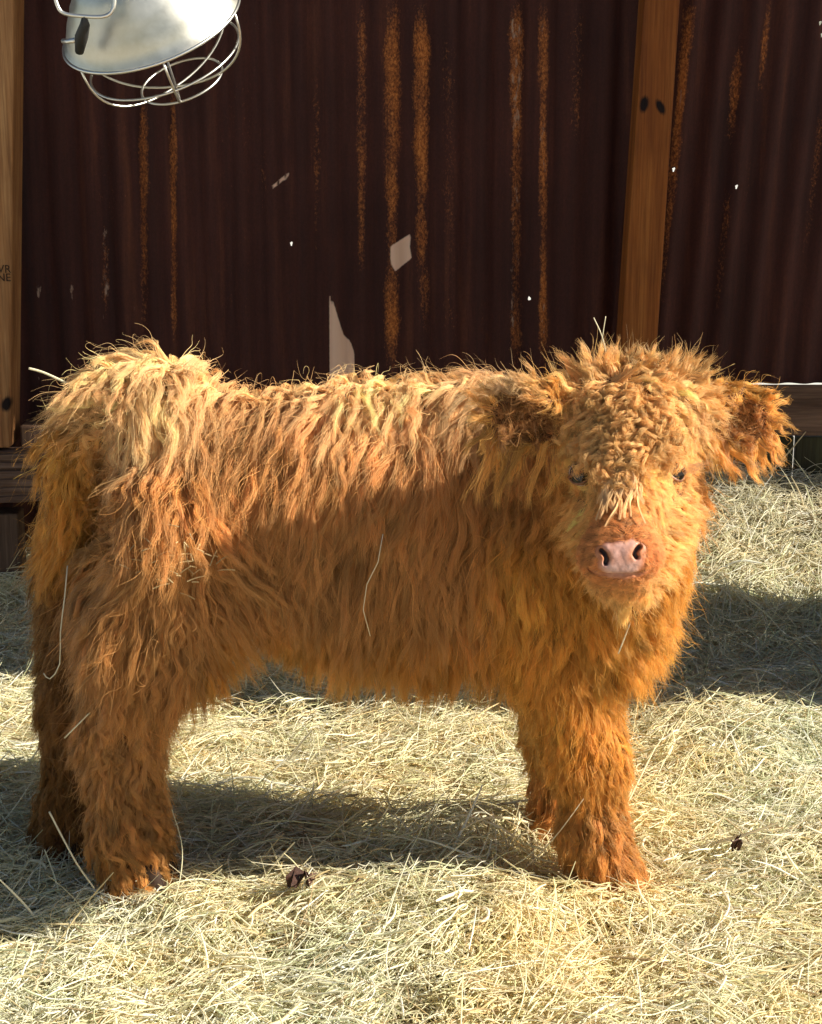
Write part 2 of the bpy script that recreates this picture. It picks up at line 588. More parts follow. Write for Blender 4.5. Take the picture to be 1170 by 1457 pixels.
def child(name, me, parent, mat):
    o = link(name, me, parent, mat)
    o.location = -parent.location
    return o


z1_, z2_, z3_ = at(1140, 547, WALL_Y - .04)[2], at(1140, 622, WALL_Y - .04)[2], 0.02
child('rail', hexa('rail', boxc(0.50, 1.75, WALL_Y - 0.047, WALL_Y - 0.037, z2_ + .004, z1_)), bw, M['oldwood'])
xx = 0.50
k = 0
while xx < 1.7:
    wd = 0.085 + 0.02 * math.sin(k * 2.3)
    child('board', hexa('board', boxc(xx, xx + wd, WALL_Y - 0.035 + 0.004 * (k % 2), WALL_Y - 0.012, z3_, z2_), 0.003), bw, M['mossy'])
    xx += wd + 0.004
    k += 1

# right post (leaning a little)
def post_px(name, y0, dep, tl, tr, bl, br, knots_px=()):
    """post whose front face has pixel corners; built about its own centre"""
    a, b, c, d = at(*bl, y0), at(*br, y0), at(*tr, y0), at(*tl, y0)
    ex = (d - a) * 0.25
    d, c = d + ex, c + (c - b) * 0.25
    cen = (a + b + c + d) / 4
    back = np.array([0.0, dep, 0])
    pts = [a, b, b + back, a + back, d, c, c + back, d + back]
    kn = []
    for (kx, ky, rw, rh, rot) in knots_px:
        p = at(kx, ky, y0) - cen
        kn.append((p[0], p[1], p[2], rw, rh, rot))
    return cen, hexa(name, [p - cen for p in pts], 0.005), kn


y0 = WALL_Y - 0.17
cen, me, kn = post_px('wooden_post', y0, 0.095, (917, 0), (968, 0), (879, 560), (931, 560),
                      [(917, 148, .011, .021, .15), (940, 152, .010, .020, -.45), (898, 132, .006, .018, .1)])
mp_ = mat_wood('knotty_pine', (0.17, 0.045, 0.008), (0.30, 0.092, 0.015), (0.42, 0.155, 0.032), 2, kn)
po = link('wooden_post', me, None, mp_)
po.location = cen
po.rotation_euler = (0, 0, 0)
tag(po, 'leaning honey coloured wooden post with three dark knots behind the calf head', 'post')

# left post, rail and stub
y1 = WALL_Y - 0.20
cen, me, kn = post_px('wooden_post', y1, 0.10, (-70, 0), (20, 0), (-70, 638), (14, 638), [(9, 575, .012, .02, .3)])
ml = mat_wood('pale_pine', (0.25, 0.10, 0.032), (0.40, 0.185, 0.065), (0.50, 0.27, 0.11), 2, kn)
pl = link('wooden_post', me, None, ml)
pl.location = cen
tag(pl, 'tan wooden post with faint ink stamp at left edge, standing on a grooved rail', 'post')
# notch block, stamp
for j, (txt, ty) in enumerate((('BVR', 384), ('ONE', 396))):
    fc = bpy.data.curves.new('stamp', 'FONT')
    fc.body = txt
    fc.size = 0.0235
    fc.extrude = 0.0003
    fc.align_x = 'RIGHT'
    fo = bpy.data.objects.new('stamp_tmp', fc)
    COL.objects.link(fo)
    me_ = bpy.data.meshes.new_from_object(fo.evaluated_get(bpy.context.evaluated_depsgraph_get()))
    bpy.data.objects.remove(fo)
    fo = link('stamp', me_, pl, M['ink'])
    p = at(16, ty + 4, y1 - 0.0012) - cen
    fo.location = p
    fo.rotation_euler = (PI / 2, 0, 0)
a = at(28, 606, y1 + .03)
b = at(70, 638, y1 + .03)
bl_ = link('wood_block', hexa('wood_block', boxc(a[0], b[0] + .03, y1 + 0.03, y1 + 0.09, b[2], a[2])), None, M['oldpost'])
tag(bl_, 'small dark wood block on the grooved rail beside the tan post', 'block')

# grooved rail: one profile swept along x
ra, rb = at(0, 645, y1 - 0.02), at(0, 717, y1 - 0.02)
zt, zbm = ra[2], rb[2]
prof = []
ng = 6
for g in range(ng):
    u0 = zbm + (zt - zbm) * g / ng
    u1 = zbm + (zt - zbm) * (g + 1) / ng
    hgv = u1 - u0
    prof += [(0.0, u0 + .12 * hgv), (0.0, u0 + .72 * hgv), (0.007, u0 + .82 * hgv), (0.007, u1 + .02 * hgv)]
prof = [(0.004, zbm)] + prof[:-1] + [(0.004, zt), (0.06, zt), (0.06, zbm)]
xs = np.linspace(-2.1, -0.36, 44)
v, f = [], []
npf = len(prof)
for i, x in enumerate(xs):
    for (yy, zz) in prof:
        v.append((x, y1 - 0.02 + yy + 0.0016 * math.sin(x * 31 + zz * 90), zz + 0.0022 * math.sin(x * 11) + 0.001 * math.sin(x * 47 + zz * 60) + 0.055 * (x + .9)))
for i in range(len(xs) - 1):
    for k in range(npf):
        l = (k + 1) % npf
        f.append((i * npf + k, i * npf + l, (i + 1) * npf + l, (i + 1) * npf + k))
f.append(tuple(range(npf)))
f.append(tuple((len(xs) - 1) * npf + k for k in range(npf))[::-1])
rl = link('grooved_rail', mesh('grooved_rail', v, f), None, M['oldwood'])
tag(rl, 'weathered grooved timber rail low at left behind the calf rump', 'rail')
cen, me, kn = post_px('post_stub', y1 + 0.005, 0.07, (-70, 720), (25, 720), (-70, 800), (25, 800))
st = link('post_stub', hexa('post_stub', [np.array(p) - cen for p in boxc(at(-70, 760, y1)[0], at(25, 760, y1)[0], y1 + .008, y1 + .075, 0.0, zbm - .03)], 0.004), None, M['oldpost'])
st.location = cen
tag(st, 'short grey wooden stub under the grooved rail at left edge', 'post')

# ------------------------------------------------------------------ roof and added partition (out of frame, shaped to shade the wall and hay)
ROOF_Z = 2.32


def to_roof(p):
    s = (ROOF_Z - p[2]) / TO_SUN[2]
    q = p + TO_SUN * s
    return (q[0], q[1], ROOF_Z)


outer = [(-3.2, WALL_Y - .68, ROOF_Z), (7.5, WALL_Y - .68, ROOF_Z), (7.5, WALL_Y + .2, ROOF_Z), (-3.2, WALL_Y + .2, ROOF_Z)]
holes = [[to_roof(at(px, py, WALL_Y - .004)) for px, py in q] for q in PATCH]  # gaps cut along the sun rays so light falls on the wall patches
polys = [[Vector(p) for p in outer]] + [[Vector(p) for p in h] for h in holes]
tri = geometry.tessellate_polygon(polys)
flat = [p for q in polys for p in q]
rf = link('shade_roof', mesh('shade_roof', flat, tri), None, M['tin'])
tag(rf, 'weathered tin lean-to roof above the iron wall, out of view, with gaps shaped to pass sun patches', 'roof')

pt = empty('shade_partition', (1.12, 0.38, 0))  # added outside the view to throw a shadow band across the hay
tag(pt, 'added upright boarded partition, out of view at right, casting a shadow band on the hay', 'partition')
yy = 0.38
for k in range(4):
    wd = 0.135
    child('board', hexa('board', boxc(1.11, 1.135, yy, yy + wd, -0.03, 2.25 - .07 * (k % 2)), 0.003), pt, M['oldpost'])
    yy += wd + 0.004
child('shade_batten', hexa('shade_batten', boxc(1.136, 1.17, 0.38, 0.93, 1.2, 1.29), 0.003), pt, M['oldpost'])

# ------------------------------------------------------------------ brooder lamp
LY = 0.35
lc = at(214, 30, LY)
lamp = empty('heat_lamp', lc)
tag(lamp, 'shiny aluminium heat lamp with wire guard hanging at top left', 'lamp')
axd = Vector((0.25, 0.46, -0.85)).normalized()
ex = Vector((1, 0, 0.27))
ex = (ex - axd * ex.dot(axd)).normalized()
ey = axd.cross(ex)


def LP(r, th, s):
    return ex * (r * math.cos(th)) + ey * (r * math.sin(th)) + axd * s


R0 = 0.137
profile = [(0.030, -0.135), (0.034, -0.118), (0.055, -0.108), (0.075, -0.095), (0.092, -0.078), (0.094, -0.074), (0.108, -0.056), (0.110, -0.051),
           (0.121, -0.034), (0.129, -0.017), (0.134, -0.004), (0.1385, 0.0), (0.1395, 0.002), (0.1385, 0.004), (0.134, 0.001), (0.126, -0.016), (0.105, -0.052), (0.070, -0.092), (0.03, -0.112)]
ns = 96
v, f = [], []
for (r, s) in profile:
    for k in range(ns):
        v.append(LP(r, 2 * PI * k / ns, s))
for i in range(len(profile) - 1):
    for k in range(ns):
        l = (k + 1) % ns
        f.append((i * ns + k, i * ns + l, (i + 1) * ns + l, (i + 1) * ns + k))
link('shade', mesh('shade', v, f, True), lamp, M['alu'])
link('socket', tube('socket', [LP(0, 0, -0.20), LP(0, 0, -0.19), LP(0, 0, -0.13), LP(0, 0, -0.11)], 0.028, 20, taper=[.7, 1, 1, .9]), lamp, M['black'])
link('rim_wire', tube('rim_wire', [LP(0.1405, 2 * PI * k / 96, 0.003) for k in range(96)], 0.0026, 8, True), lamp, M['wire'])
link('guard_ring', tube('guard_ring', [LP(0.120, 2 * PI * k / 72, 0.062) for k in range(72)], 0.0019, 8, True), lamp, M['wire'])
link('guard_ring', tube('guard_ring', [LP(0.066, 2 * PI * k / 60, 0.108) + ex * 0.012 for k in range(60)], 0.0019, 8, True), lamp, M['wire'])
for th in (0.35, 1.45, 2.5):
    pts = []
    for k in range(33):
        u = -1 + 2 * k / 32
        rr = 0.139 * math.copysign(abs(math.sin(u * PI / 2)) ** 0.9, u)
        pts.append(LP(rr, th, 0.004 + 0.110 * max(0, math.cos(u * PI / 2)) ** 0.75))
    link('guard_wire', tube('guard_wire', pts, 0.0019, 8), lamp, M['wire'])
for th in (-2.05, -0.75, -1.45):
    p = LP(0.1335, th, -0.010)
    link('rivet', tube('rivet', [p - axd.cross(p).normalized() * 0 - p.normalized() * .002, p + p.normalized() * .0022], 0.0035, 10), lamp, M['wire'])
# bail loop at near left and its black clamp
B = lambda px, py, y: Vector(at(px, py, y) - lc)
pts = []
for (px, py) in [(84, -60), (79, -12), (82, 8), (92, 19), (120, 23), (148, 23), (160, 14), (163, -5), (157, -60)]:
    pts.append(B(px, py, LY - .155))
sm = []
for i in range(len(pts) - 1):
    p0, p1, p2, p3 = pts[max(0, i - 1)], pts[i], pts[i + 1], pts[min(len(pts) - 1, i + 2)]
    for k in range(6):
        t = k / 6
        sm.append(0.5 * ((2 * p1) + (p2 - p0) * t + (2 * p0 - 5 * p1 + 4 * p2 - p3) * t * t + (3 * p1 - p0 - 3 * p2 + p3) * t ** 3))
sm.append(pts[-1])
link('bail', tube('bail', sm, 0.0028, 8), lamp, M['wire'])
link('clip', tube('clip', [B(120, 22, LY - .155), B(121, 34, LY - .148), B(116, 52, LY - .135), B(113, 74, LY - .118)], 0.0065, 8, taper=[.5, 1.1, 1.5, 1.0]), lamp, M['black'])
link('clip', tube('clip', [B(90, 58, LY - .06), B(97, 59, LY - .07), B(106, 57, LY - .08)], 0.004, 8), lamp, M['wire'])
link('cord', tube('cord', [LP(0, 0, -0.19), LP(0, 0, -0.25), Vector((-.06, -.06, .45)), Vector((-.05, .2, ROOF_Z - lc[2]))], 0.004, 8), lamp, M['black'])

# ------------------------------------------------------------------ the calf: one continuous body from a distance field
PR = []


def prim(name, a, b, ra, rb, sq=None, comb=(0, 0, -1), L=0.06, lift=0.35, wave=0.006, freq=1.6, clump=0.8, col=0, thick=0.03, dens=1.0, curl=0.0):
    A = np.array(at(*a)) if len(a) == 3 else np.array(a)
    Bp = np.array(at(*b)) if len(b) == 3 else np.array(b)
    PR.append(dict(name=name, A=A, B=Bp, ra=ra, rb=rb, sq=sq, comb=np.array(comb, float), L=L, lift=lift, wave=wave, freq=freq,
                   clump=clump, col=col, thick=thick, dens=dens, curl=curl))


YS = (np.array([0, 1.0, 0]), 1.22)
TOR = dict(sq=YS, L=0.108, lift=0.18, wave=0.0048, freq=1.2, clump=0.90, thick=0.019)
prim('torso', (285, 692, .02), (450, 735, .02), .135, .166, comb=(-.05, 0, -1), **TOR)
prim('torso', (450, 735, .02), (690, 742, .02), .166, .170, comb=(-.12, 0, -1), **TOR)
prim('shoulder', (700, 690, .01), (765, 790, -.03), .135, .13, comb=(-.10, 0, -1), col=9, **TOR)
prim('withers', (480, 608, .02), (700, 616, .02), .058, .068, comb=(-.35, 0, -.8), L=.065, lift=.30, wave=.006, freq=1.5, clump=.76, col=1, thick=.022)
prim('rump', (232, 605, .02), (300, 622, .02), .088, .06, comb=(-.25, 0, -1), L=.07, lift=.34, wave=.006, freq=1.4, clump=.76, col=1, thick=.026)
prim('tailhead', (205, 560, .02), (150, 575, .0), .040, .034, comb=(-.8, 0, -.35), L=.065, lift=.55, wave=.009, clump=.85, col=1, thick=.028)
prim('tail', (148, 578, .0), (104, 650, .0), .030, .028, comb=(-.12, 0, -1), L=.065, lift=.22, wave=.006, clump=.9, col=2, thick=.022)
prim('tail', (104, 650, .0), (102, 775, .0), .028, .022, comb=(-.05, 0, -1), L=.075, lift=.25, wave=.006, clump=.9, col=2, thick=.022)
# hind legs
LEG = dict(lift=.28, wave=.006, freq=1.5, clump=.90, thick=.016)
prim('thigh', (255, 765, -.05), (215, 890, -.075), .105, .078, comb=(-.10, 0, -1), L=.095, col=0, lift=.22, wave=.006, clump=.90, thick=.028)
prim('flank_fold', (290, 800, -.06), (262, 905, -.07), .06, .040, comb=(-.02, 0, -1), L=.10, col=0, lift=.25, wave=.006, clump=.93, thick=.02)
prim('gaskin', (205, 890, -.075), (172, 1035, -.085), .070, .042, comb=(-.1, 0, -1), L=.06, col=0, **LEG)
prim('cannon', (172, 1035, -.085), (182, 1190, -.095), .041, .038, comb=(.05, 0, -1), L=.048, col=0, **LEG)
prim('pastern', (182, 1190, -.095), (196, 1250, -.105), .040, .040, comb=(.15, 0, -1), L=.042, col=3, **LEG)
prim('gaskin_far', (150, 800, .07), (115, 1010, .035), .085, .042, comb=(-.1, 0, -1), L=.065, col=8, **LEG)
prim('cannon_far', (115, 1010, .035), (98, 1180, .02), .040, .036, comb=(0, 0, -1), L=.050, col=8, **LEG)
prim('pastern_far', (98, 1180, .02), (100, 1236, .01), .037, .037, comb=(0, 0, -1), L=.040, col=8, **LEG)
# chest, neck, front legs
prim('chest', (800, 790, -.06), (850, 868, -.07), .120, .085, comb=(.06, 0, -1), L=.068, lift=.22, wave=.004, col=2, thick=.020, clump=.82)
prim('chest', (838, 872, -.08), (872, 866, -.12), .085, .055, comb=(.16, 0, -1), L=.052, lift=.32, wave=.004, col=2, thick=.018, clump=.70)
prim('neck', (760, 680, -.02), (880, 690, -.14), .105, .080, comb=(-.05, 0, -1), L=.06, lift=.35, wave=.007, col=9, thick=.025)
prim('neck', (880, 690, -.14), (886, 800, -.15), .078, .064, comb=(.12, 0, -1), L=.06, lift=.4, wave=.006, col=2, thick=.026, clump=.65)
FL = dict(lift=.18, wave=.0035, freq=1.2, clump=.80, thick=.010)
prim('forearm', (785, 890, -.085), (828, 1050, -.10), .072, .043, comb=(.02, 0, -1), L=.055, col=2, **FL)
prim('knee', (828, 1050, -.10), (838, 1085, -.10), .043, .041, comb=(.05, 0, -1), L=.042, col=2, **FL)
prim('front_cannon', (838, 1085, -.10), (844, 1190, -.11), .040, .035, comb=(.12, 0, -1), L=.036, col=3, **FL)
prim('front_pastern', (844, 1190, -.11), (870, 1248, -.12), .035, .038, comb=(.35, -.1, -1), L=.046, col=3, **FL)
prim('forearm_far', (775, 880, .06), (798, 1050, .05), .066, .042, comb=(0, 0, -1), L=.05, col=2, **FL)
prim('front_cannon_far', (798, 1050, .05), (795, 1175, .03), .039, .033, comb=(0, 0, -1), L=.04, col=3, **FL)
prim('front_pastern_far', (795, 1175, .03), (800, 1215, .025), .034, .034, comb=(.1, 0, -1), L=.034, col=3, **FL)
prim('sheath', (548, 940, .02), (550, 962, .02), .014, .008, comb=(0, 0, -1), L=.02, lift=.2, wave=.003, col=2, thick=.006)
# head
HB = len(PR)
prim('orbit', (836, 668, -.262), (846, 676, -.268), .026, .022, comb=(-.5, 0, -1), L=.014, lift=.15, wave=.001, clump=.6, col=5, thick=.003)
prim('orbit', (953, 664, -.262), (942, 674, -.268), .026, .022, comb=(.5, 0, -1), L=.014, lift=.15, wave=.001, clump=.6, col=5, thick=.003)
prim('cranium', (906, 606, -.22), (904, 655, -.25), .068, .060, comb=(0, -.2, -1), L=.026, lift=.45, wave=.004, freq=2, clump=.86, col=4, thick=.010, curl=.0)
prim('poll', (858, 575, -.21), (958, 575, -.21), .040, .040, comb=(0, .1, .5), L=.034, lift=.5, wave=.005, freq=1.5, clump=.78, col=4, thick=.012, curl=.0)
prim('face', (903, 645, -.26), (887, 752, -.36), .057, .038, comb=(0, -.1, -1), L=.016, lift=.16, wave=.002, freq=1.0, clump=.7, col=5, thick=.004)
prim('cheek', (846, 722, -.255), (859, 780, -.33), .026, .022, comb=(-.7, .2, -1), L=.028, lift=.14, wave=.003, freq=1.0, clump=.85, col=5, thick=.006)
prim('cheek', (945, 714, -.255), (920, 774, -.32), .032, .026, comb=(.8, .2, -.9), L=.032, lift=.16, wave=.003, freq=1.0, clump=.85, col=5, thick=.007)
prim('jaw', (900, 745, -.25), (890, 818, -.345), .052, .030, comb=(.1, .1, -1), L=.038, lift=.2, wave=.003, freq=1.0, clump=.85, col=5, thick=.010)
prim('muzzle', (863, 790, -.406), (905, 788, -.406), .031, .031, comb=(0, .4, -.5), L=.010, lift=.26, wave=.0008, clump=.4, col=6, thick=.003)
prim('muzzle', (884, 768, -.395), (884, 800, -.405), .036, .031, comb=(0, .3, .3), L=.010, lift=.26, wave=.0008, clump=.4, col=6, thick=.003)
prim('chin', (868, 826, -.382), (900, 825, -.382), .021, .021, comb=(0, .3, -.8), L=.020, lift=.25, wave=.001, clump=.6, col=5, thick=.005)
# ears (flat, opening towards the viewer)
EN1, EN2 = norm(np.array([-.15, -1, .05])), norm(np.array([.15, -1, .05]))
EAR = dict(lift=.4, wave=.004, freq=1.3, clump=.88, thick=.010)
prim('ear', (812, 594, -.22), (742, 590, -.235), .026, .036, sq=(EN1, 2.6), comb=(-.45, -.1, -.95), L=.085, col=7, **EAR)
prim('ear', (742, 590, -.235), (727, 598, -.235), .035, .026, sq=(EN1, 2.6), comb=(-.5, -.1, -.85), L=.070, col=7, **EAR)
prim('ear', (1000, 598, -.20), (1046, 594, -.185), .028, .038, sq=(EN2, 2.6), comb=(.5, -.1, -.9), L=.055, col=7, **EAR)
prim('ear', (1046, 594, -.185), (1062, 598, -.185), .037, .032, sq=(EN2, 2.6), comb=(.8, -.1, -.4), L=.034, col=7, **EAR)
CUPS = [dict(A=at(788, 600, -.225) + EN1 * .013, B=at(738, 596, -.235) + EN1 * .017, ra=.016, rb=.028, sq=(EN1, 1.7)),
        dict(A=at(1022, 602, -.20) + EN2 * .013, B=at(1054, 598, -.185) + EN2 * .017, ra=.016, rb=.029, sq=(EN2, 1.7)),
        dict(A=at(168, 600, -.10), B=at(150, 775, -.12), ra=.018, rb=.034, sq=None)]
HE = len(PR)


def prim_d(P, q):
    A, Bp = q['A'], q['B']
    ab = Bp - A
    if q['sq'] is not None:
        n, s = q['sq']
        ab2 = ab + (s - 1) * ab.dot(n) * n
        pa = P - A
        pa = pa + ((s - 1) * (pa @ n))[..., None] * n
    else:
        s, ab2, pa = 1.0, ab, P - A
    t = np.clip((pa @ ab2) / max(ab2.dot(ab2), 1e-9), 0, 1)
    r = q['ra'] + (q['rb'] - q['ra']) * t
    d = np.sqrt(((pa - t[..., None] * ab2) ** 2).sum(-1)) - r
    return d / (1.0 if s == 1.0 else (s if s > 2 else 1.0))


def sdf(P, sel=None):
    out = None
    for i, q in enumerate(PR):
        if sel is not None and i not in sel:
            continue
        d = prim_d(P, q)
        if out is None:
            out = d
        else:
            k = 0.014 if (HB <= i < HE or q['name'] == 'tail') else 0.03
            h = np.maximum(k - np.abs(out - d), 0) / k
            out = np.minimum(out, d) - h * h * k * 0.25
    for q in CUPS:
        d = -prim_d(P, q)
        h = np.maximum(0.006 - np.abs(out - d), 0) / 0.006
        out = np.maximum(out, d) + h * h * 0.006 * 0.25
    return out


def grad(P, fn=sdf, e=0.002):
    g = np.stack([fn(P + e * np.eye(3)[i]) - fn(P - e * np.eye(3)[i]) for i in range(3)], -1)
    return norm(g)


def surface_nets(fn, lo, hi, h):
    n = np.ceil((np.array(hi) - lo) / h).astype(int) + 1
    ax = [lo[i] + h * np.arange(n[i]) for i in range(3)]
    G = np.stack(np.meshgrid(*ax, indexing='ij'), -1)
    Fv = fn(G)
    ins = Fv < 0
    acc = np.zeros(tuple(n - 1) + (3,))
    cnt = np.zeros(tuple(n - 1))
    for a in range(3):
        sl0 = [slice(None)] * 3
        sl1 = [slice(None)] * 3
        sl0[a] = slice(0, -1)
        sl1[a] = slice(1, None)
        f0, f1 = Fv[tuple(sl0)], Fv[tuple(sl1)]
        cr = (f0 < 0) != (f1 < 0)
        t = np.where(cr, f0 / np.where(cr, f0 - f1, 1), 0)
        pos = G[tuple(sl0)].copy()
        pos[..., a] += t * h
        b, c = [i for i in range(3) if i != a]
        for ob in (0, 1):
            for oc in (0, 1):
                src = [slice(None)] * 3
                src[b] = slice(ob, n[b] - 1 + ob)
                src[c] = slice(oc, n[c] - 1 + oc)
                m = cr[tuple(src)]
                acc += np.where(m[..., None], pos[tuple(src)], 0)
                cnt += m
    act = cnt > 0
    ids = -np.ones(act.shape, int)
    ids[act] = np.arange(act.sum())
    V = acc[act] / cnt[act][:, None]
    faces = []
    for a in range(3):
        b, c = [i for i in range(3) if i != a]
        if (a, b, c) == (1, 0, 2):
            flip = True
        else:
            flip = False
        src0 = [slice(1, -1)] * 3
        src1 = [slice(1, -1)] * 3
        src0[a] = slice(0, n[a] - 1)
        src1[a] = slice(1, n[a])
        i0, i1 = ins[tuple(src0)], ins[tuple(src1)]
        cr = i0 != i1
        w = np.argwhere(cr)
        if not len(w):
            continue
        off = np.ones(3, int)
        off[a] = 0
        base = w + off
        st = i0[cr]

        def cell(db, dc):
            q = base.copy()
            q[:, b] -= db
            q[:, c] -= dc
            return ids[q[:, 0], q[:, 1], q[:, 2]]
        quad = np.stack([cell(1, 1), cell(0, 1), cell(0, 0), cell(1, 0)], -1)
        rev = st if flip else ~st
        quad[rev] = quad[rev][:, ::-1]
        faces.append(quad)
    Fq = np.concatenate(faces)
    Fq = Fq[(Fq >= 0).all(1)]
    return V, Fq


def np_mesh(name, V, F, smooth=True):
    me = bpy.data.meshes.new(name)
    me.vertices.add(len(V))
    me.vertices.foreach_set('co', V.astype(np.float32).ravel())
    k = F.shape[1]
    me.loops.add(F.size)
    me.loops.foreach_set('vertex_index', F.astype(np.int32).ravel())
    me.polygons.add(len(F))
    me.polygons.foreach_set('loop_start', np.arange(0, F.size, k, dtype=np.int32))
    me.update(calc_edges=True)
    me.validate()
    if smooth:
        me.polygons.foreach_set('use_smooth', [True] * len(me.polygons))
    return me


BV, BF = surface_nets(sdf, np.array([-0.62, -0.48, -0.06]), np.array([0.60, 0.24, 0.86]), 0.008)
BV0 = BV.copy()
_q = np.sqrt((((BV - (at(883, 790, -.40) + np.array([0, .02, 0]))) / np.array([.054, .13, .040])) ** 2).sum(-1))
_in = (_q < 1.02) & (BV[:, 1] < -.33)
BV[_in] -= grad(BV[_in]) * (.010 * (1 - sstep(.70, 1.02, _q[_in])))[:, None]
calf = empty('highland_calf', (0, 0, 0))
tag(calf, 'shaggy golden ginger highland calf standing on hay with its head turned to the viewer', 'calf')
body = link('body', np_mesh('body', BV, BF), calf, M['skin'])

# nose pad, nostrils, mouth, eyes, hooves
NP_ = []
FACE = set(range(HB, HE))


def surf(px, py, y_guess, off=0.0):
    """march the view ray through pixel (px,py) to the skin surface"""
    a = at(px, py, -0.60)
    b = at(px, py, 0.1)
    d = b - a
    P = a + np.linspace(0, 1, 700)[:, None] * d
    s = sdf(P)
    i = np.argmax(s < off)
    return P[i]


nc = surf(883, 796, -.4)
PADS = (((868, 808), (900, 807), .0085), ((883, 806), (883, 782), .0105), ((883, 788), (866, 778), .0058), ((883, 786), (900, 774), .0058), ((898, 806), (907, 800), .006), ((868, 807), (861, 803), .005))
NPT = {p: np.array(surf(*p, 0)) for sg in PADS for p in sg[:2]}
NOSTR = [[(856, 783), (861, 788), (864, 795), (862, 801)], [(910, 778), (906, 782), (903, 788), (906, 793)]]
NOSP = [[np.array(surf(*p, 0)) for p in q] for q in NOSTR]
LIP = [np.array(surf(*p, 0)) for p in [(840, 810), (846, 813), (856, 815.5), (872, 817), (886, 817.5), (900, 817), (912, 815.5), (918, 813), (923, 810)]]
FWD = norm(np.array([0, -1, .25]))


def poly_d(P, pts):
    out = 1e9
    for A, Bp in zip(pts[:-1], pts[1:]):
        ab = Bp - A
        t = np.clip(((P - A) @ ab) / ab.dot(ab), 0, 1)
        out = np.minimum(out, np.sqrt(((P - A - t[..., None] * ab) ** 2).sum(-1)))
    return out


def pad_d(P):
    pad = 1e9
    for (a, b, r) in PADS:
        q = poly_d(P, [NPT[a], NPT[b]]) - r
        k = .004
        h = np.maximum(k - np.abs(pad - q), 0) / k
        pad = np.minimum(pad, q) - h * h * k * .25
    return pad


def smax(a, b, k):
    h = np.maximum(k - np.abs(a - b), 0) / k
    return np.maximum(a, b) + h * h * k * .25


MZC = at(883, 790, -.40) + np.array([0, .02, 0])


def nose_fn(P):
    d = sdf(P, FACE)
    pad = pad_d(P)
    wing = np.minimum(poly_d(P, NOSP[0]), poly_d(P, NOSP[1]))
    q = np.sqrt((((P - MZC) / np.array([.054, .13, .040])) ** 2).sum(-1))
    off = -.004 + .0048 * (1 - sstep(.62, 1.0, q)) + .0012 * (1 - sstep(-.004, .003, pad)) + .0026 * np.exp(-(wing / .010) ** 2)
    d = d - off - .0003 * snoise(P, 900, 21)
    dl = poly_d(P, LIP)
    d = d + .0050 * np.exp(-(dl / .0024) ** 2)
    d = np.maximum(d, (q - 1.08) * .05)
    for pts in NOSP:
        for depth in (0.0, .005):
            d = smax(d, -(poly_d(P, [p - FWD * depth + FWD * .004 for p in pts]) - (.0037 - .12 * depth)), .002)
    return d


NV, NF = surface_nets(nose_fn, nc - np.array([.060, .03, .058]), nc + np.array([.060, .06, .056]), 0.0016)
nose = link('muzzle', np_mesh('muzzle', NV, NF), calf, M['pink'])
for nm_, arr in (('pad', 1 - sstep(-.006, .004, pad_d(NV))), ('inner', 1 - sstep(.0015, .0045, np.minimum(poly_d(NV, [p - FWD * .004 for p in NOSP[0]]), poly_d(NV, [p - FWD * .004 for p in NOSP[1]]))) + .5 * (1 - sstep(.0004, .0022, poly_d(NV, LIP))))):
    ab_ = nose.data.attributes.new(nm_, 'FLOAT', 'POINT')
    ab_.data.foreach_set('value', arr.astype(np.float32))


def ellipsoid(name, c, ax, mat, parent, seg=20):
    """ax: 3 vectors"""
    v, f = [], []
    rg = seg // 2
    for i in range(rg + 1):
        a = PI * i / rg
        for k in range(seg):
            b = 2 * PI * k / seg
            q = np.array([math.sin(a) * math.cos(b), math.sin(a) * math.sin(b), math.cos(a)])
            v.append(np.array(c) + q[0] * ax[0] + q[1] * ax[1] + q[2] * ax[2])
    for i in range(rg):
        for k in range(seg):
            l = (k + 1) % seg
            f.append((i * seg + k, (i + 1) * seg + k, (i + 1) * seg + l, i * seg + l))
    bm = bmesh.new()
    me = mesh(name, v, f, True)
    bm.from_mesh(me)
    bmesh.ops.remove_doubles(bm, verts=bm.verts[:], dist=1e-6)
    bmesh.ops.recalc_face_normals(bm, faces=bm.faces[:])
    bm.to_mesh(me)
    bm.free()
    return link(name, me, parent, mat)


EYES = []
for (px, py, side) in ((826, 676, -1), (962, 672, 1)):
    c = surf(px, py, 0) + np.array([0, -.003, 0])
    n = norm(grad(c[None])[0] * .55 + np.array([0, -1, 0]) * .6)
    up = norm(np.array([0, 0, 1.0]) - n * n[2])
    rt = np.cross(up, n) * -1
    ce = c - n * 0.0100
    R = 0.0160
    e = ellipsoid('eye', ce, (rt * R, up * R, n * R), M['sclera'], calf, 28)
    gz = norm(n + rt * (0.10 if side > 0 else 0.0) + up * 0.22)
    u2 = norm(np.array([0, 0, 1.0]) - gz * gz[2])
    r2 = np.cross(u2, gz)
    ellipsoid('iris', ce + gz * R * 0.52, (r2 * R * .90, u2 * R * .90, gz * R * 0.53), M['iris'], e, 24)
    # eyelids: two almond arcs round the eye
    sl_ = 0.30 * side
    for half, fl, thick in (('upper_lid', 1, .0034), ('lower_lid', -1, .0024)):
        pts = []
        for k in range(15):
            u = -1 + 2 * k / 14
            lx = u * R * .98
            ly = fl * (1 - u * u) * R * (0.50 if fl > 0 else .56) + sl_ * lx
            dpt = math.sqrt(max(0, (R * 1.03) ** 2 - min(lx * lx + ly * ly, (R * 1.0) ** 2)))
            pts.append(ce + rt * lx + up * ly + n * dpt)
        link(half, tube(half, pts, thick, 8, taper=[.5 + .6 * math.sin(PI * k / 14) for k in range(15)]), e, M['lid'])
    EYES.append((c, n))

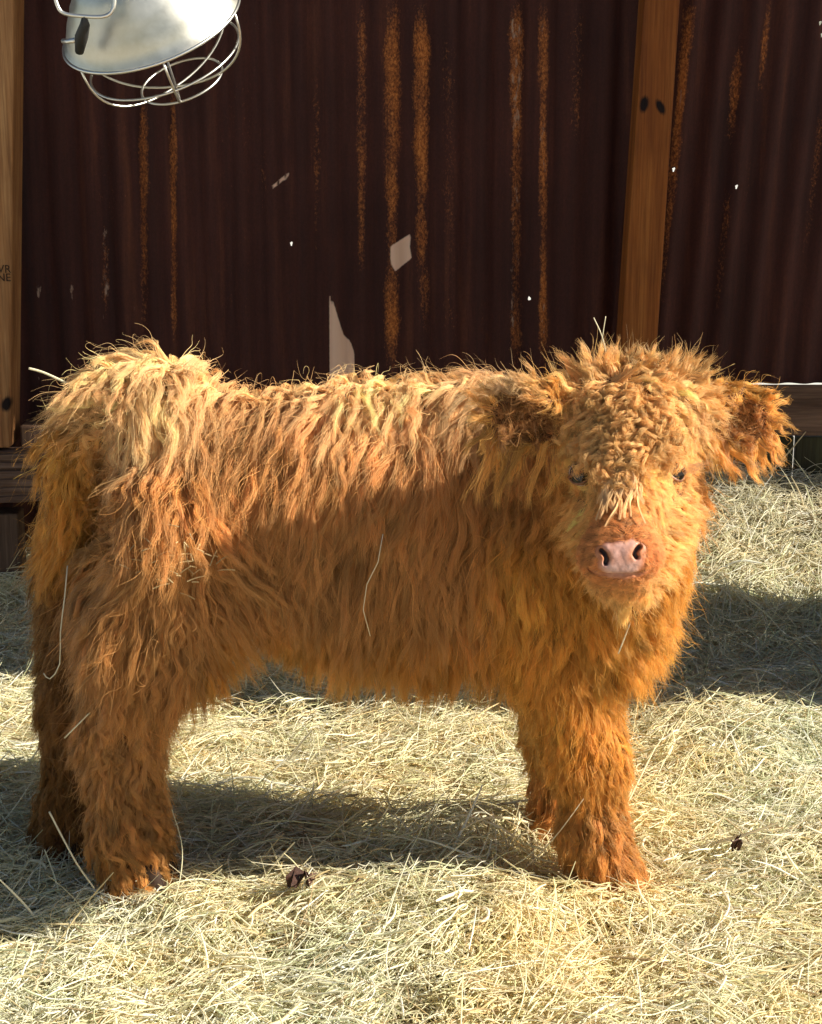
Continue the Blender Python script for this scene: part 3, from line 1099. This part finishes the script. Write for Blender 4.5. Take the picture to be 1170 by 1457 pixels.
for (px, py, Y) in ((219, 1270, -.112), (103, 1250, .01), (878, 1270, -.122), (802, 1232, .025)):
    p = at(px, py, Y)
    p[2] = max(p[2], 0.004)
    fw = norm(np.array([.9, -.45, 0]))
    sd = np.array([-fw[1], fw[0], 0])
    v, f = [], []
    for lobe in (-1, 1):
        base = len(v)
        ringn = 16
        lv = [(0.0, .034, .020), (0.018, .031, .0185), (0.036, .024, .016), (0.048, .018, .013)]
        for (z, lr, wr) in lv:
            for k in range(ringn):
                a = 2 * PI * k / ringn
                ca, sa = math.cos(a), math.sin(a)
                pt3 = p + fw * (lr * ca * (.85 if ca > 0 else .75) - .10 * z + .008) + sd * (lobe * .0175 + wr * sa) + np.array([0, 0, z - .004])
                v.append(pt3)
        for i in range(len(lv) - 1):
            for k in range(ringn):
                l = (k + 1) % ringn
                f.append((base + i * ringn + k, base + i * ringn + l, base + (i + 1) * ringn + l, base + (i + 1) * ringn + k))
        f.append(tuple(base + k for k in range(ringn))[::-1])
        f.append(tuple(base + (len(lv) - 1) * ringn + k for k in range(ringn)))
    link('hoof', mesh('hoof', v, f, True), calf, M['hoof'])

# ------------------------------------------------------------------ fur
COLS = np.array([  # back, flank and belly tints partly carry the light on the coat
    (0.62, 0.295, 0.090),  # 0 flank: beige ginger
    (0.90, 0.565, 0.255),  # 1 back: paler, mostly the sunlight on it painted in
    (0.76, 0.355, 0.062),  # 2 chest, tail: golden orange
    (0.62, 0.280, 0.070),  # 3 lower legs: rust
    (0.84, 0.510, 0.200),  # 4 poll curls
    (0.86, 0.480, 0.150),  # 5 cheeks and face
    (0.72, 0.300, 0.095),  # 6 muzzle
    (0.82, 0.430, 0.105),  # 7 ears
    (0.28, 0.115, 0.028),  # 8 far hind leg: soiled, with its shade painted in
    (0.50, 0.215, 0.062),  # 9 neck and shoulder: brown ginger, shade beside the head painted in
])
tri0 = np.concatenate([BF[:, [0, 1, 2]], BF[:, [0, 2, 3]]])
ta, tb, tc_ = BV0[tri0[:, 0]], BV0[tri0[:, 1]], BV0[tri0[:, 2]]
tarea = 0.5 * np.linalg.norm(np.cross(tb - ta, tc_ - ta), axis=1)
tcen = (ta + tb + tc_) / 3
tnor = grad(tcen)
TO_CAM = norm(CAM - tcen)
facing = (tnor * TO_CAM).sum(1)
vis = np.where(facing > -0.25, 1.0, 0.28)
headw = np.zeros(len(tcen))


def weights(P, tau=0.012):
    D = np.stack([prim_d(P, q) for q in PR], -1)
    W = np.exp(-np.maximum(D - D.min(-1, keepdims=True), 0) / tau)
    return W / W.sum(-1, keepdims=True)


PARM = {k: np.array([q[k] for q in PR]) for k in ('L', 'lift', 'wave', 'freq', 'clump', 'thick', 'curl', 'comb', 'dens')}
PCOL = np.array([q['col'] for q in PR])


def sample(n, w):
    cdf = np.cumsum(w)
    t = np.searchsorted(cdf, RNG.uniform(0, cdf[-1], n))
    r1, r2 = np.sqrt(RNG.uniform(size=n)), RNG.uniform(size=n)
    P = (1 - r1)[:, None] * ta[t] + (r1 * (1 - r2))[:, None] * tb[t] + (r1 * r2)[:, None] * tc_[t]
    return P - tnor[t] * sdf(P)[:, None], tnor[t]


def px_of(P):
    d = P - CAM
    c, s = math.cos(PITCH), math.sin(PITCH)
    dep = d[..., 1] * c - d[..., 2] * s
    up = d[..., 1] * s + d[..., 2] * c
    return 585 + FPX * d[..., 0] / dep, 728.5 - FPX * up / dep


def bald(P):
    """bare skin: eyes and nose pad"""
    m = np.zeros(len(P), bool)
    for (c, n) in EYES:
        m |= np.linalg.norm(P - c, axis=1) < 0.0150
    u, vv = px_of(P)
    front = P[:, 1] < -0.36
    m |= front & (pad_d(P) < .0005)
    m |= np.minimum(poly_d(P, NOSP[0]), poly_d(P, NOSP[1])) < .0065
    m |= poly_d(P, LIP) < .0042
    return m


K = 10
TT = np.linspace(0, 1, K)


def R_torso(W):
    return W[:, [i for i, q in enumerate(PR) if q['name'] == 'torso']].sum(1)


def make_guides(nc, wt):
    P, N = sample(nc, wt * np.exp(.9 * snoise(tcen, 26, 31) + .5 * snoise(tcen, 60, 33)))
    W = weights(P)
    par = {k: (W @ v) for k, v in PARM.items()}
    L = par['L'] * RNG.uniform(0.6, 1.25, nc)
    comb = par['comb'].copy()
    u, vv = px_of(P)
    for (c, n) in EYES:
        de = np.linalg.norm(P - c, axis=1)
        k_ = sstep(.016, .065, de)
        L *= .22 + .78 * k_
        par['lift'] *= .35 + .65 * k_
        par['thick'] *= .2 + .8 * k_
    L *= 1 - .5 * sstep(520, 400, u) * sstep(790, 850, vv) * (u > 310) * (R_torso(W) > .5)
    dm = np.linalg.norm(P - MZC, axis=1)
    k_ = sstep(.040, .075, dm)
    L = np.maximum(L * (.3 + .7 * k_), np.minimum(L, .0065))
    par['thick'] *= .3 + .7 * k_
    cup = np.min([prim_d(P, q) for q in CUPS], 0) < .004
    L[cup] *= .36
    we = W[:, [i for i in range(HB, HE) if PR[i]['name'] == 'ear']].sum(1) > .5
    rz = (P[:, 2] - (at(770, 594, -.19)[2])) / .028
    comb[we, 2] = np.clip(rz[we] * 1.0 - .35, -1.0, .12)
    L[we & (rz > -.45)] *= .62
    L[we & (rz > .2)] *= .6
    par['lift'][we & (rz > .2)] *= .6
    comb[we & cup, 1] += -.5
    cre = np.exp(-((u - 152) / 24) ** 2) * (vv > 575) * (vv < 755) * (P[:, 1] < .06)
    L *= 1 - .88 * cre
    par['thick'] *= 1 - .8 * cre
    comb[:, 0] += np.sign(u - 152) * .6 * np.exp(-((u - 152) / 46) ** 2) * (vv > 560) * (vv < 760) * (P[:, 1] < .06)
    L *= 1 - .5 * np.exp(-((u - 162) / 22) ** 2 - ((vv - 568) / 22) ** 2)
    rmp = (u < 250) & (u > 150) & (vv < 760) & (P[:, 1] < 0)
    comb[rmp, 0] += .22
    # whorl on the hip: strands sweep round and away from it
    hip = np.exp(-((u - 265) / 110) ** 2 - ((vv - 800) / 80) ** 2) * (P[:, 1] < 0)
    comb[:, 0] += hip * np.clip((u - 255) / 60, -1.2, 1.2)
    comb[:, 2] += hip * np.clip((790 - vv) / 70, -.1, .6)
    # hair leaves the spine sideways and the face midline outwards
    comb[:, 1] += np.where(N[:, 2] > 0.4, np.sign(P[:, 1] - 0.02) * 0.5, 0) * (u < 690)
    head = W[:, HB:HE].sum(1)
    facew = head * (np.abs(u - 892) < 110) * (vv > 640) * (vv < 840)
    comb[:, 0] += facew * np.clip((u - 893) / 60, -1.2, 1.2) * 0.9
    top = head * (vv < 600) * (u > 790) * (u < 1010)
    comb[:, 0] += top * np.clip((u - 905) / 90, -1, 1) * .45
    comb[:, 2] += top * np.clip((560 - vv) / 40, -.6, 1.2)
    sw = snoise(P, 14, 5)
    sw2 = snoise(P, 30, 8)
    amp = np.where(head > .5, .3, .38)
    comb[:, 0] += amp * (0.65 * sw + 0.6 * sw2) + RNG.normal(0, .16, nc)
    comb[:, 1] += 0.15 * RNG.normal(size=nc)
    comb[:, 2] += 0.16 * RNG.normal(size=nc)
    comb = norm(comb)
    tang = norm(comb - N * (comb * N).sum(1, keepdims=True) * 0.75)
    lift = par['lift'] * RNG.uniform(0.5, 1.5, nc)
    d = norm(tang + lift[:, None] * N)
    G = np.zeros((nc, K, 3))
    G[:, 0] = P
    step = L / (K - 1)
    lay = par['thick'] * RNG.uniform(0.15, 1.15, nc) ** 1.2
    pos = P.copy()
    bendax = norm(np.cross(N, tang))
    bend = RNG.normal(0, 0.06, nc) + 0.08 * snoise(P, 22, 9)
    for k in range(1, K):
        d = norm(d + 0.22 * comb + (bend[:, None] * bendax) * (1 if k < 6 else -.6))
        pos = pos + d * step[:, None]
        s = sdf(pos)
        need = lay * min(1, 2.2 * TT[k]) - s
        g = grad(pos)
        push = np.where(need > 0, need, 0)
        pos = pos + g * (push * 0.8)[:, None]
        G[:, k] = pos
    # waviness and ringlets
    ph = RNG.uniform(0, 2 * PI, nc)
    fr = par['freq'] * RNG.uniform(0.7, 1.4, nc)
    wv = par['wave'] * RNG.uniform(0.1, 1.0, nc)
    ring = par['curl']
    cur = np.exp(-((u - 880) / 60) ** 2 - ((vv - 618) / 48) ** 2) * (P[:, 1] < -.15)
    ring = np.clip(ring + cur * 1.0, 0, 1)
    ang = 2 * PI * fr[:, None] * (1 + 1.1 * ring[:, None]) * TT[None] + ph[:, None]
    a1 = (wv * (1 - .2 * ring) + ring * .006)[:, None] * np.minimum(1, TT[None] * 2.2)
    a2 = (wv * .35 + ring * .006)[:, None] * np.minimum(1, TT[None] * 2.2)
    G += bendax[:, None] * (a1 * np.sin(ang))[..., None] + N[:, None] * (a2 * (1 + np.cos(ang)) * .8)[..., None]
    return P, N, G, W, par, ring


def build_coat(name, nclump, nstrand, wt, rbase, stray=0.05):
    P, N, G, W, par, ring = make_guides(nclump, wt)
    kd = kdtree.KDTree(nclump)
    for i, p in enumerate(P):
        kd.insert(p, i)
    kd.balance()
    R, RN = sample(nstrand, wt)
    ok = ~bald(R)
    R, RN = R[ok], RN[ok]
    n = len(R)
    jit = R + RNG.normal(0, .002, R.shape)
    ci = np.array([kd.find(p)[1] for p in jit])
    off = R - P[ci]
    cl = np.clip(par['clump'][ci] * RNG.uniform(.62, 1.10, n), 0, .97)
    cl = np.clip(cl + .12 * ring[ci], 0, .97)
    st = RNG.uniform(size=n) < stray
    cl[st] *= 0.25
    ease = 1 - (1 - TT) ** 1.9
    lf = RNG.uniform(.72, 1.06, n)
    tt = TT[None] * lf[:, None] * (K - 1)
    i0 = np.clip(tt.astype(int), 0, K - 2)
    fr = tt - i0
    g0 = G[ci[:, None], i0]
    g1 = G[ci[:, None], np.minimum(i0 + 1, K - 1)]
    Gp = g0 + (g1 - g0) * fr[..., None]
    S_ = Gp + off[:, None] * (1 - cl[:, None] * ease[None])[..., None]
    rj = RNG.normal(0, 1, (n, 3))
    rj2 = RNG.normal(0, 1, (n, 3))
    ja = np.where(st, .012, .0022)
    Ls = par['L'][ci]
    ja = ja * np.clip(Ls / .05, .15, 1.2)
    S_ += (rj[:, None] * (TT ** 1.5)[None, :, None] + rj2[:, None] * (np.sin(TT * 7)[None, :, None] * .4 * TT[None, :, None])) * ja[:, None, None]
    S_[st] += RN[st][:, None] * (TT ** 1.2)[None, :, None] * .010 * np.clip(Ls[st] / .05, .1, 1.2)[:, None, None]
    # never inside the skin
    wcol = (W @ COLS[PCOL])[ci]
    cv = RNG.normal(0, .19, nclump)[ci] + 0.16 * snoise(P, 9, 11)[ci] + RNG.normal(0, .10, n)
    hue = RNG.normal(0, .03, nclump)[ci] + .03 * snoise(P, 16, 12)[ci]
    u, vv = px_of(R)
    belly = sstep(820, 940, vv) * (u > 280) * (u < 740) * (R[:, 2] > .2)
    wcol = wcol * (1 - belly)[:, None] + np.array((.66, .30, .046)) * belly[:, None]
    sunlit = sstep(620, 540, vv) * (u < 700) * .6  # upper back paled to put sunlight into the coat colour
    wcol = wcol * (1 - sunlit)[:, None] + COLS[1] * sunlit[:, None]
    whit = np.exp(-((u - 738) / 34) ** 2 - ((vv - 556) / 20) ** 2)
    wcol = wcol * (1 - whit)[:, None] + np.array((.74, .48, .24)) * whit[:, None]
    inear = (np.minimum(prim_d(R, CUPS[0]), prim_d(R, CUPS[1])) < .0035)
    wcol[inear] = np.array((.45, .20, .065))  # ear cups browner: dark hair with the cup's shade painted in
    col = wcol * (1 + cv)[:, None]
    col[:, 1] *= 1 + hue
    col[:, 2] *= 1 + 1.4 * hue
    col = np.clip(col, .02, .95)
    rad = rbase * (1.0 - .8 * TT[None] ** 1.6) * RNG.uniform(.75, 1.25, n)[:, None] * np.clip(Ls / .035, .45, 1.0)[:, None]
    return curves(name, S_, rad, col, M['hair'], calf)


u_, v_ = px_of(tcen)
Wt = weights(tcen)
hd = Wt[:, HB:HE].sum(1)
short = (Wt @ PARM['L']) < .02
base_w = tarea * vis
build_coat('coat', 9500, 350000, base_w * (1 - hd) , 0.00031)
build_coat('head_hair', 3000, 105000, base_w * hd * np.where(short, 3.0, 1.0), 0.00030)


# ringlets of the forelock: separate bundles of helical strands over the brow
def forelock():
    out, cols, rads = [], [], []
    nb = 520
    for b in range(nb):
        a = RNG.uniform(0, 2 * PI)
        rr = math.sqrt(RNG.uniform())
        px = 880 + 68 * rr * math.cos(a)
        py = 610 + 62 * rr * math.sin(a)
        if py > 640:
            px = 880 + (px - 880) * .55
        if py > 628:
            px = 882 + (px - 880) * .45
        p = surf(px, py, 0)
        if p[1] > -0.1 or min(np.linalg.norm(p - EYES[0][0]), np.linalg.norm(p - EYES[1][0])) < .042:
            continue
        n = grad(p[None])[0]
        down = norm(np.array([0.25 * (px - 882) / 80 + RNG.normal(0, .35), -.1, -1 + RNG.normal(0, .3)]))
        down = norm(down - n * down.dot(n) * .8)
        Lb = RNG.uniform(.022, .052)
        Rb = RNG.uniform(.0026, .0066)
        turns = RNG.uniform(1.2, 2.4)
        side = np.cross(n, down)
        ph = RNG.uniform(0, 2 * PI)
        sg = 1 if RNG.uniform() < .5 else -1
        KK = 14
        t = np.linspace(0, 1, KK)
        hgt0 = RNG.uniform(.006, .020)
        ax_ = p[None] + down[None] * (t[:, None] * Lb) + n[None] * (hgt0 * np.sin(np.minimum(1, t * 1.6) * PI / 2))[:, None]
        an = ph + sg * 2 * PI * turns * t
        helix = side[None] * (np.cos(an) * Rb * np.minimum(1, 2.5 * t))[:, None] + norm(n + .4 * down)[None] * (np.sin(an) * Rb * np.minimum(1, 2.5 * t))[:, None]
        g = ax_ + helix
        m = 22
        offs = RNG.normal(0, .0012, (m, 1, 3)) * (1 - .3 * t)[None, :, None] + RNG.normal(0, .0007, (m, KK, 3)) + RNG.normal(0, .0022, (m, 1, 3)) * (t ** 2)[None, :, None]
        out.append(g[None] + offs)
        c = np.array((.78, .45, .16)) * RNG.uniform(.7, 1.2)
        cols.append(np.clip(c[None] * RNG.uniform(.88, 1.12, (m, 1)), 0, .95))
        rads.append(np.tile(.00036 * (1 - .6 * t ** 2)[None], (m, 1)))
    # loose tassels hanging down the face midline
    for b in range(34):
        px, py = RNG.uniform(868, 905), RNG.uniform(650, 700)
        p = surf(px, py, 0)
        n = grad(p[None])[0]
        KK = 14
        t = np.linspace(0, 1, KK)
        Lb = RNG.uniform(.03, .065)
        tx = RNG.normal(0, .25)
        g = np.array([surf(px + tx * Lb * 1100 * s + 5 * math.sin(s * 5 + b), py + Lb * 1000 * s, 0) for s in t])
        g += n[None] * (.004 + .010 * np.sin(t * PI * .8))[:, None]
        m = 18
        offs = RNG.normal(0, .0013, (m, 1, 3)) * (1 - .5 * t)[None, :, None]
        out.append(g[None] + offs)
        c = np.array((.86, .56, .26)) * RNG.uniform(.8, 1.1)
        cols.append(np.clip(c[None] * RNG.uniform(.9, 1.1, (m, 1)), 0, .95))
        rads.append(np.tile(.00034 * (1 - .7 * t ** 2)[None], (m, 1)))
    curves('forelock', np.concatenate(out), np.concatenate(rads), np.concatenate(cols), M['hair'], calf)


forelock()

# eyelashes beside the lit eye
ls = []
c, n = EYES[1]
for k in range(40):
    p = c + np.array([RNG.uniform(.004, .022), 0, RNG.uniform(-.002, .012)])
    p = p + n * .004
    d = norm(np.array([1, -.5, RNG.uniform(-.1, .7)]))
    t = np.linspace(0, 1, 6)
    Lh = RNG.uniform(.012, .022)
    ls.append(p[None] + d[None] * (t * Lh)[:, None] + np.array([0, 0, 1])[None] * (t ** 2 * .004)[:, None])
ls = np.array(ls)
curves('eyelashes', ls, np.tile(.00030 * (1 - .7 * np.linspace(0, 1, 6))[None], (len(ls), 1)), np.tile(np.array((.75, .5, .3)), (len(ls), 1)), M['hair'], calf)


# hay crumbs caught in the hip whorl
bits = []
for k in range(46):
    px, py = 268 + RNG.normal(0, 34), 788 + RNG.normal(0, 20)
    p = surf(px, py, 0) + np.array([0, -.028 - RNG.uniform(0, .012), 0])
    d = norm(np.array([RNG.normal(), -.3 * abs(RNG.normal()), .5 * RNG.normal()]))
    ln = RNG.uniform(.006, .026)
    t = np.linspace(-.5, .5, 4)
    bits.append(p[None] + d[None] * (t * ln)[:, None] + np.array([0, 0, 1.])[None] * (.18 * ln * (.25 - t ** 2))[:, None])
bits = np.array(bits)
tag(curves('hay_crumbs', bits, np.full(bits.shape[:2], .0008), np.array([(.78, .62, .32)]) * RNG.uniform(.5, 1.1, (len(bits), 1)), M['hay']),
    'crumbs of straw caught in the fur of the hip', 'hay crumbs', kind='stuff')

# ------------------------------------------------------------------ loose hay (nobody could count it)
def hay(name, n, seed):
    r = np.random.default_rng(seed)
    x = r.uniform(-1.25, 1.25, n)
    y = -0.80 + (WALL_Y - .03 + 0.80) * r.uniform(0, 1, n) ** 1.15
    keep = np.abs(x) < 0.42 + 0.26 * (y + 2.4) * .9
    dn = snoise(np.stack([x, y, 0 * x], -1), 17, 25) + .6 * snoise(np.stack([x, y, 0 * x], -1), 6, 27)
    keep &= r.uniform(0, 1, n) < np.clip(.78 + .5 * dn, .22, 1)
    x, y = x[keep], y[keep]
    n = len(x)
    KK = 6
    t = np.linspace(-.5, .5, KK)
    L = np.clip(r.lognormal(math.log(.075), .55, n), .02, .30)
    P2 = np.stack([x, y, 0 * x], -1)
    th = 1.1 * snoise(P2, 9, 15) + 1.2 * snoise(P2, 23, 16) + r.normal(0, .9, n)
    bend = r.normal(0, 1.0, n) * np.where(r.uniform(size=n) < .25, 2.6, .8)
    a = th[:, None] + bend[:, None] * t[None]
    sx = np.cumsum(np.cos(a), 1) / KK
    sy = np.cumsum(np.sin(a), 1) / KK
    sx -= sx.mean(1, keepdims=True)
    sy -= sy.mean(1, keepdims=True)
    X = x[:, None] + sx * L[:, None]
    Y = y[:, None] + sy * L[:, None]
    lay = 0.052 * r.uniform(0, 1, n) ** 1.5
    tilt = r.normal(0, .16, n)
    up = r.uniform(size=n) < .035
    tilt[up] = r.uniform(.3, 1.1, up.sum())
    arch = r.normal(0, .05, n)
    Z = hgt(X, Y) - .026 + lay[:, None] + (tilt[:, None] * t[None] + arch[:, None] * (.25 - t[None] ** 2) * 2) * L[:, None]
    Z = np.maximum(Z, hgt(X, Y) - .028 + .002 * t[None])
    Y = np.minimum(Y, WALL_Y - .05)
    pal = np.array([(.80, .73, .45), (.86, .78, .53), (.88, .80, .58), (.66, .65, .37), (.80, .63, .33), (.44, .32, .17), (.90, .86, .70)])
    ii = r.choice(len(pal), n, p=[.24, .22, .16, .15, .10, .05, .08])
    c = pal[ii] * r.uniform(.75, 1.12, (n, 1))
    patch = snoise(P2, 7, 20)
    c[:, 0] *= 1 + .07 * patch
    c[:, 2] *= 1 - .10 * patch
    fr = np.clip((1.45 - y) / .5, 0, 1)
    dirt = (1 - fr) * (x > .2)
    c = c * (1 - .35 * dirt[:, None]) + np.array((.34, .27, .22)) * (.35 * dirt)[:, None]
    rad = (np.clip(r.lognormal(math.log(.00063), .42, n) * np.where(r.uniform(size=n) < .06, 1.9, 1), .0003, .0026))[:, None] * (1 - .45 * (2 * t[None]) ** 4)
    P = np.stack([X, Y, Z], -1)
    o = curves(name, P, rad, np.clip(c, 0, .9), M['hay'])
    return tag(o, 'loose pale yellow green hay strewn over the pen floor', 'hay', kind='stuff')


hay('loose_hay', 285000, 31)


# single stalks one can point at
def stalk(name, pxs, r, label, cat='straw', mat='straw', group=None, side=()):
    pts = [Vector(at(*p)) for p in pxs]
    o = link(name, tube(name, pts, r, 7), None, M[mat])
    tag(o, label, cat, group)
    return o


def smooth_px(p, n=5):
    out = []
    for i in range(len(p) - 1):
        p0, p1, p2, p3 = [np.array(p[max(0, min(len(p) - 1, j))], float) for j in (i - 1, i, i + 1, i + 2)]
        for k in range(n):
            t = k / n
            out.append(tuple(.5 * (2 * p1 + (p2 - p0) * t + (2 * p0 - 5 * p1 + 4 * p2 - p3) * t * t + (3 * p1 - p0 - 3 * p2 + p3) * t ** 3)))
    out.append(tuple(map(float, p[-1])))
    return out


stalk('straw_stalk', smooth_px([(41, 524, -.02), (62, 530, -.02), (95, 545, -.02), (125, 560, -.02)]), .0017, 'pale forked straw stalk sticking out behind the calf rump')
stalk('straw_stalk', smooth_px([(96, 805, -.10), (92, 850, -.12), (86, 900, -.12), (85, 945, -.12), (71, 966, -.12), (62, 958, -.12)], 2), .0009, 'long thin straw hanging down the back of the hind leg')
stalk('straw_stalk', smooth_px([(70, 1155, -.14), (88, 1190, -.15), (110, 1230, -.16), (134, 1264, -.16)]), .0014, 'straight pale straw slanting across the hind hooves')
stalk('straw_stalk', smooth_px([(92, 1050, -.13), (108, 1034, -.14), (128, 1014, -.14)]), .0011, 'short pale straw caught in the hock fur')
stalk('straw_stalk', smooth_px([(545, 760, -.165), (538, 800, -.165), (522, 832, -.163), (517, 868, -.160), (527, 905, -.156)], 1), .0006, 'thin curved straw lying on the calf flank')
stalk('straw_stalk', smooth_px([(900, 878, -.22), (890, 905, -.225), (880, 930, -.22)]), .0010, 'small straw caught in the chest fur under the chin')
stalk('grass_blade', smooth_px([(872, 705, 1.2), (868, 560, 1.2), (860, 490, 1.2), (845, 452, 1.2)]), .0012, 'thin dry grass blade standing by the foot of the knotty post', 'grass')
stalk('grass_blade', smooth_px([(846, 705, 1.2), (848, 560, 1.2), (856, 490, 1.2), (862, 450, 1.2)]), .0010, 'upright thin grass blade between knotty post and calf head', 'grass')
stalk('twig', smooth_px([(463, 1294, -.20), (480, 1278, -.20), (497, 1264, -.195), (512, 1250, -.19)]), .0022, 'thin brown twig lying on the hay beside the dead leaf', 'twig', 'twig')
stalk('twig', smooth_px([(650, 1272, -.17), (668, 1262, -.17), (688, 1248, -.165)]), .0014, 'short dark twig on the hay below the calf belly', 'twig', 'twig')


def dead_leaf(px, py, Y, size, rz, label):
    p = at(px, py, Y)
    p[2] = hgt(np.array([p[0]]), np.array([p[1]]))[0] + .034
    root = empty('dead_leaf', p, (.5, .15, rz))
    tag(root, label, 'leaf', 'dead leaves on the hay')
    out = [(0, 0), (.25, .28), (.5, .25), (.55, .55), (.8, .45), (.9, .75), (1.0, .3), (.85, .0), (1.0, -.3), (.85, -.7), (.62, -.42), (.5, -.6), (.35, -.25), (.15, -.3)]
    v = [(0.45 * size, 0, .012)] + [(a * size, b * size, .018 * math.sin(i * 1.9)) for i, (a, b) in enumerate(out)]
    n = len(out)
    f = [(0, 1 + i, 1 + (i + 1) % n) for i in range(n)]
    me = mesh('blade', v, f)
    o = link('blade', me, root, M['leaf'])
    sd_ = o.modifiers.new('thickness', 'SOLIDIFY')
    sd_.thickness = .0008
    link('stem', tube('stem', [(-.35 * size, .02 * size, .01), (-.1 * size, 0, .006), (0.45 * size, 0, .014)], .0013, 6), root, M['leaf'])


dead_leaf(440, 1296, -.20, .030, 2.2, 'dark brown crumpled leaf on the hay in front of the hind hooves')
dead_leaf(1040, 1222, -.03, .014, .4, 'small dark brown leaf on the hay right of the front hooves')
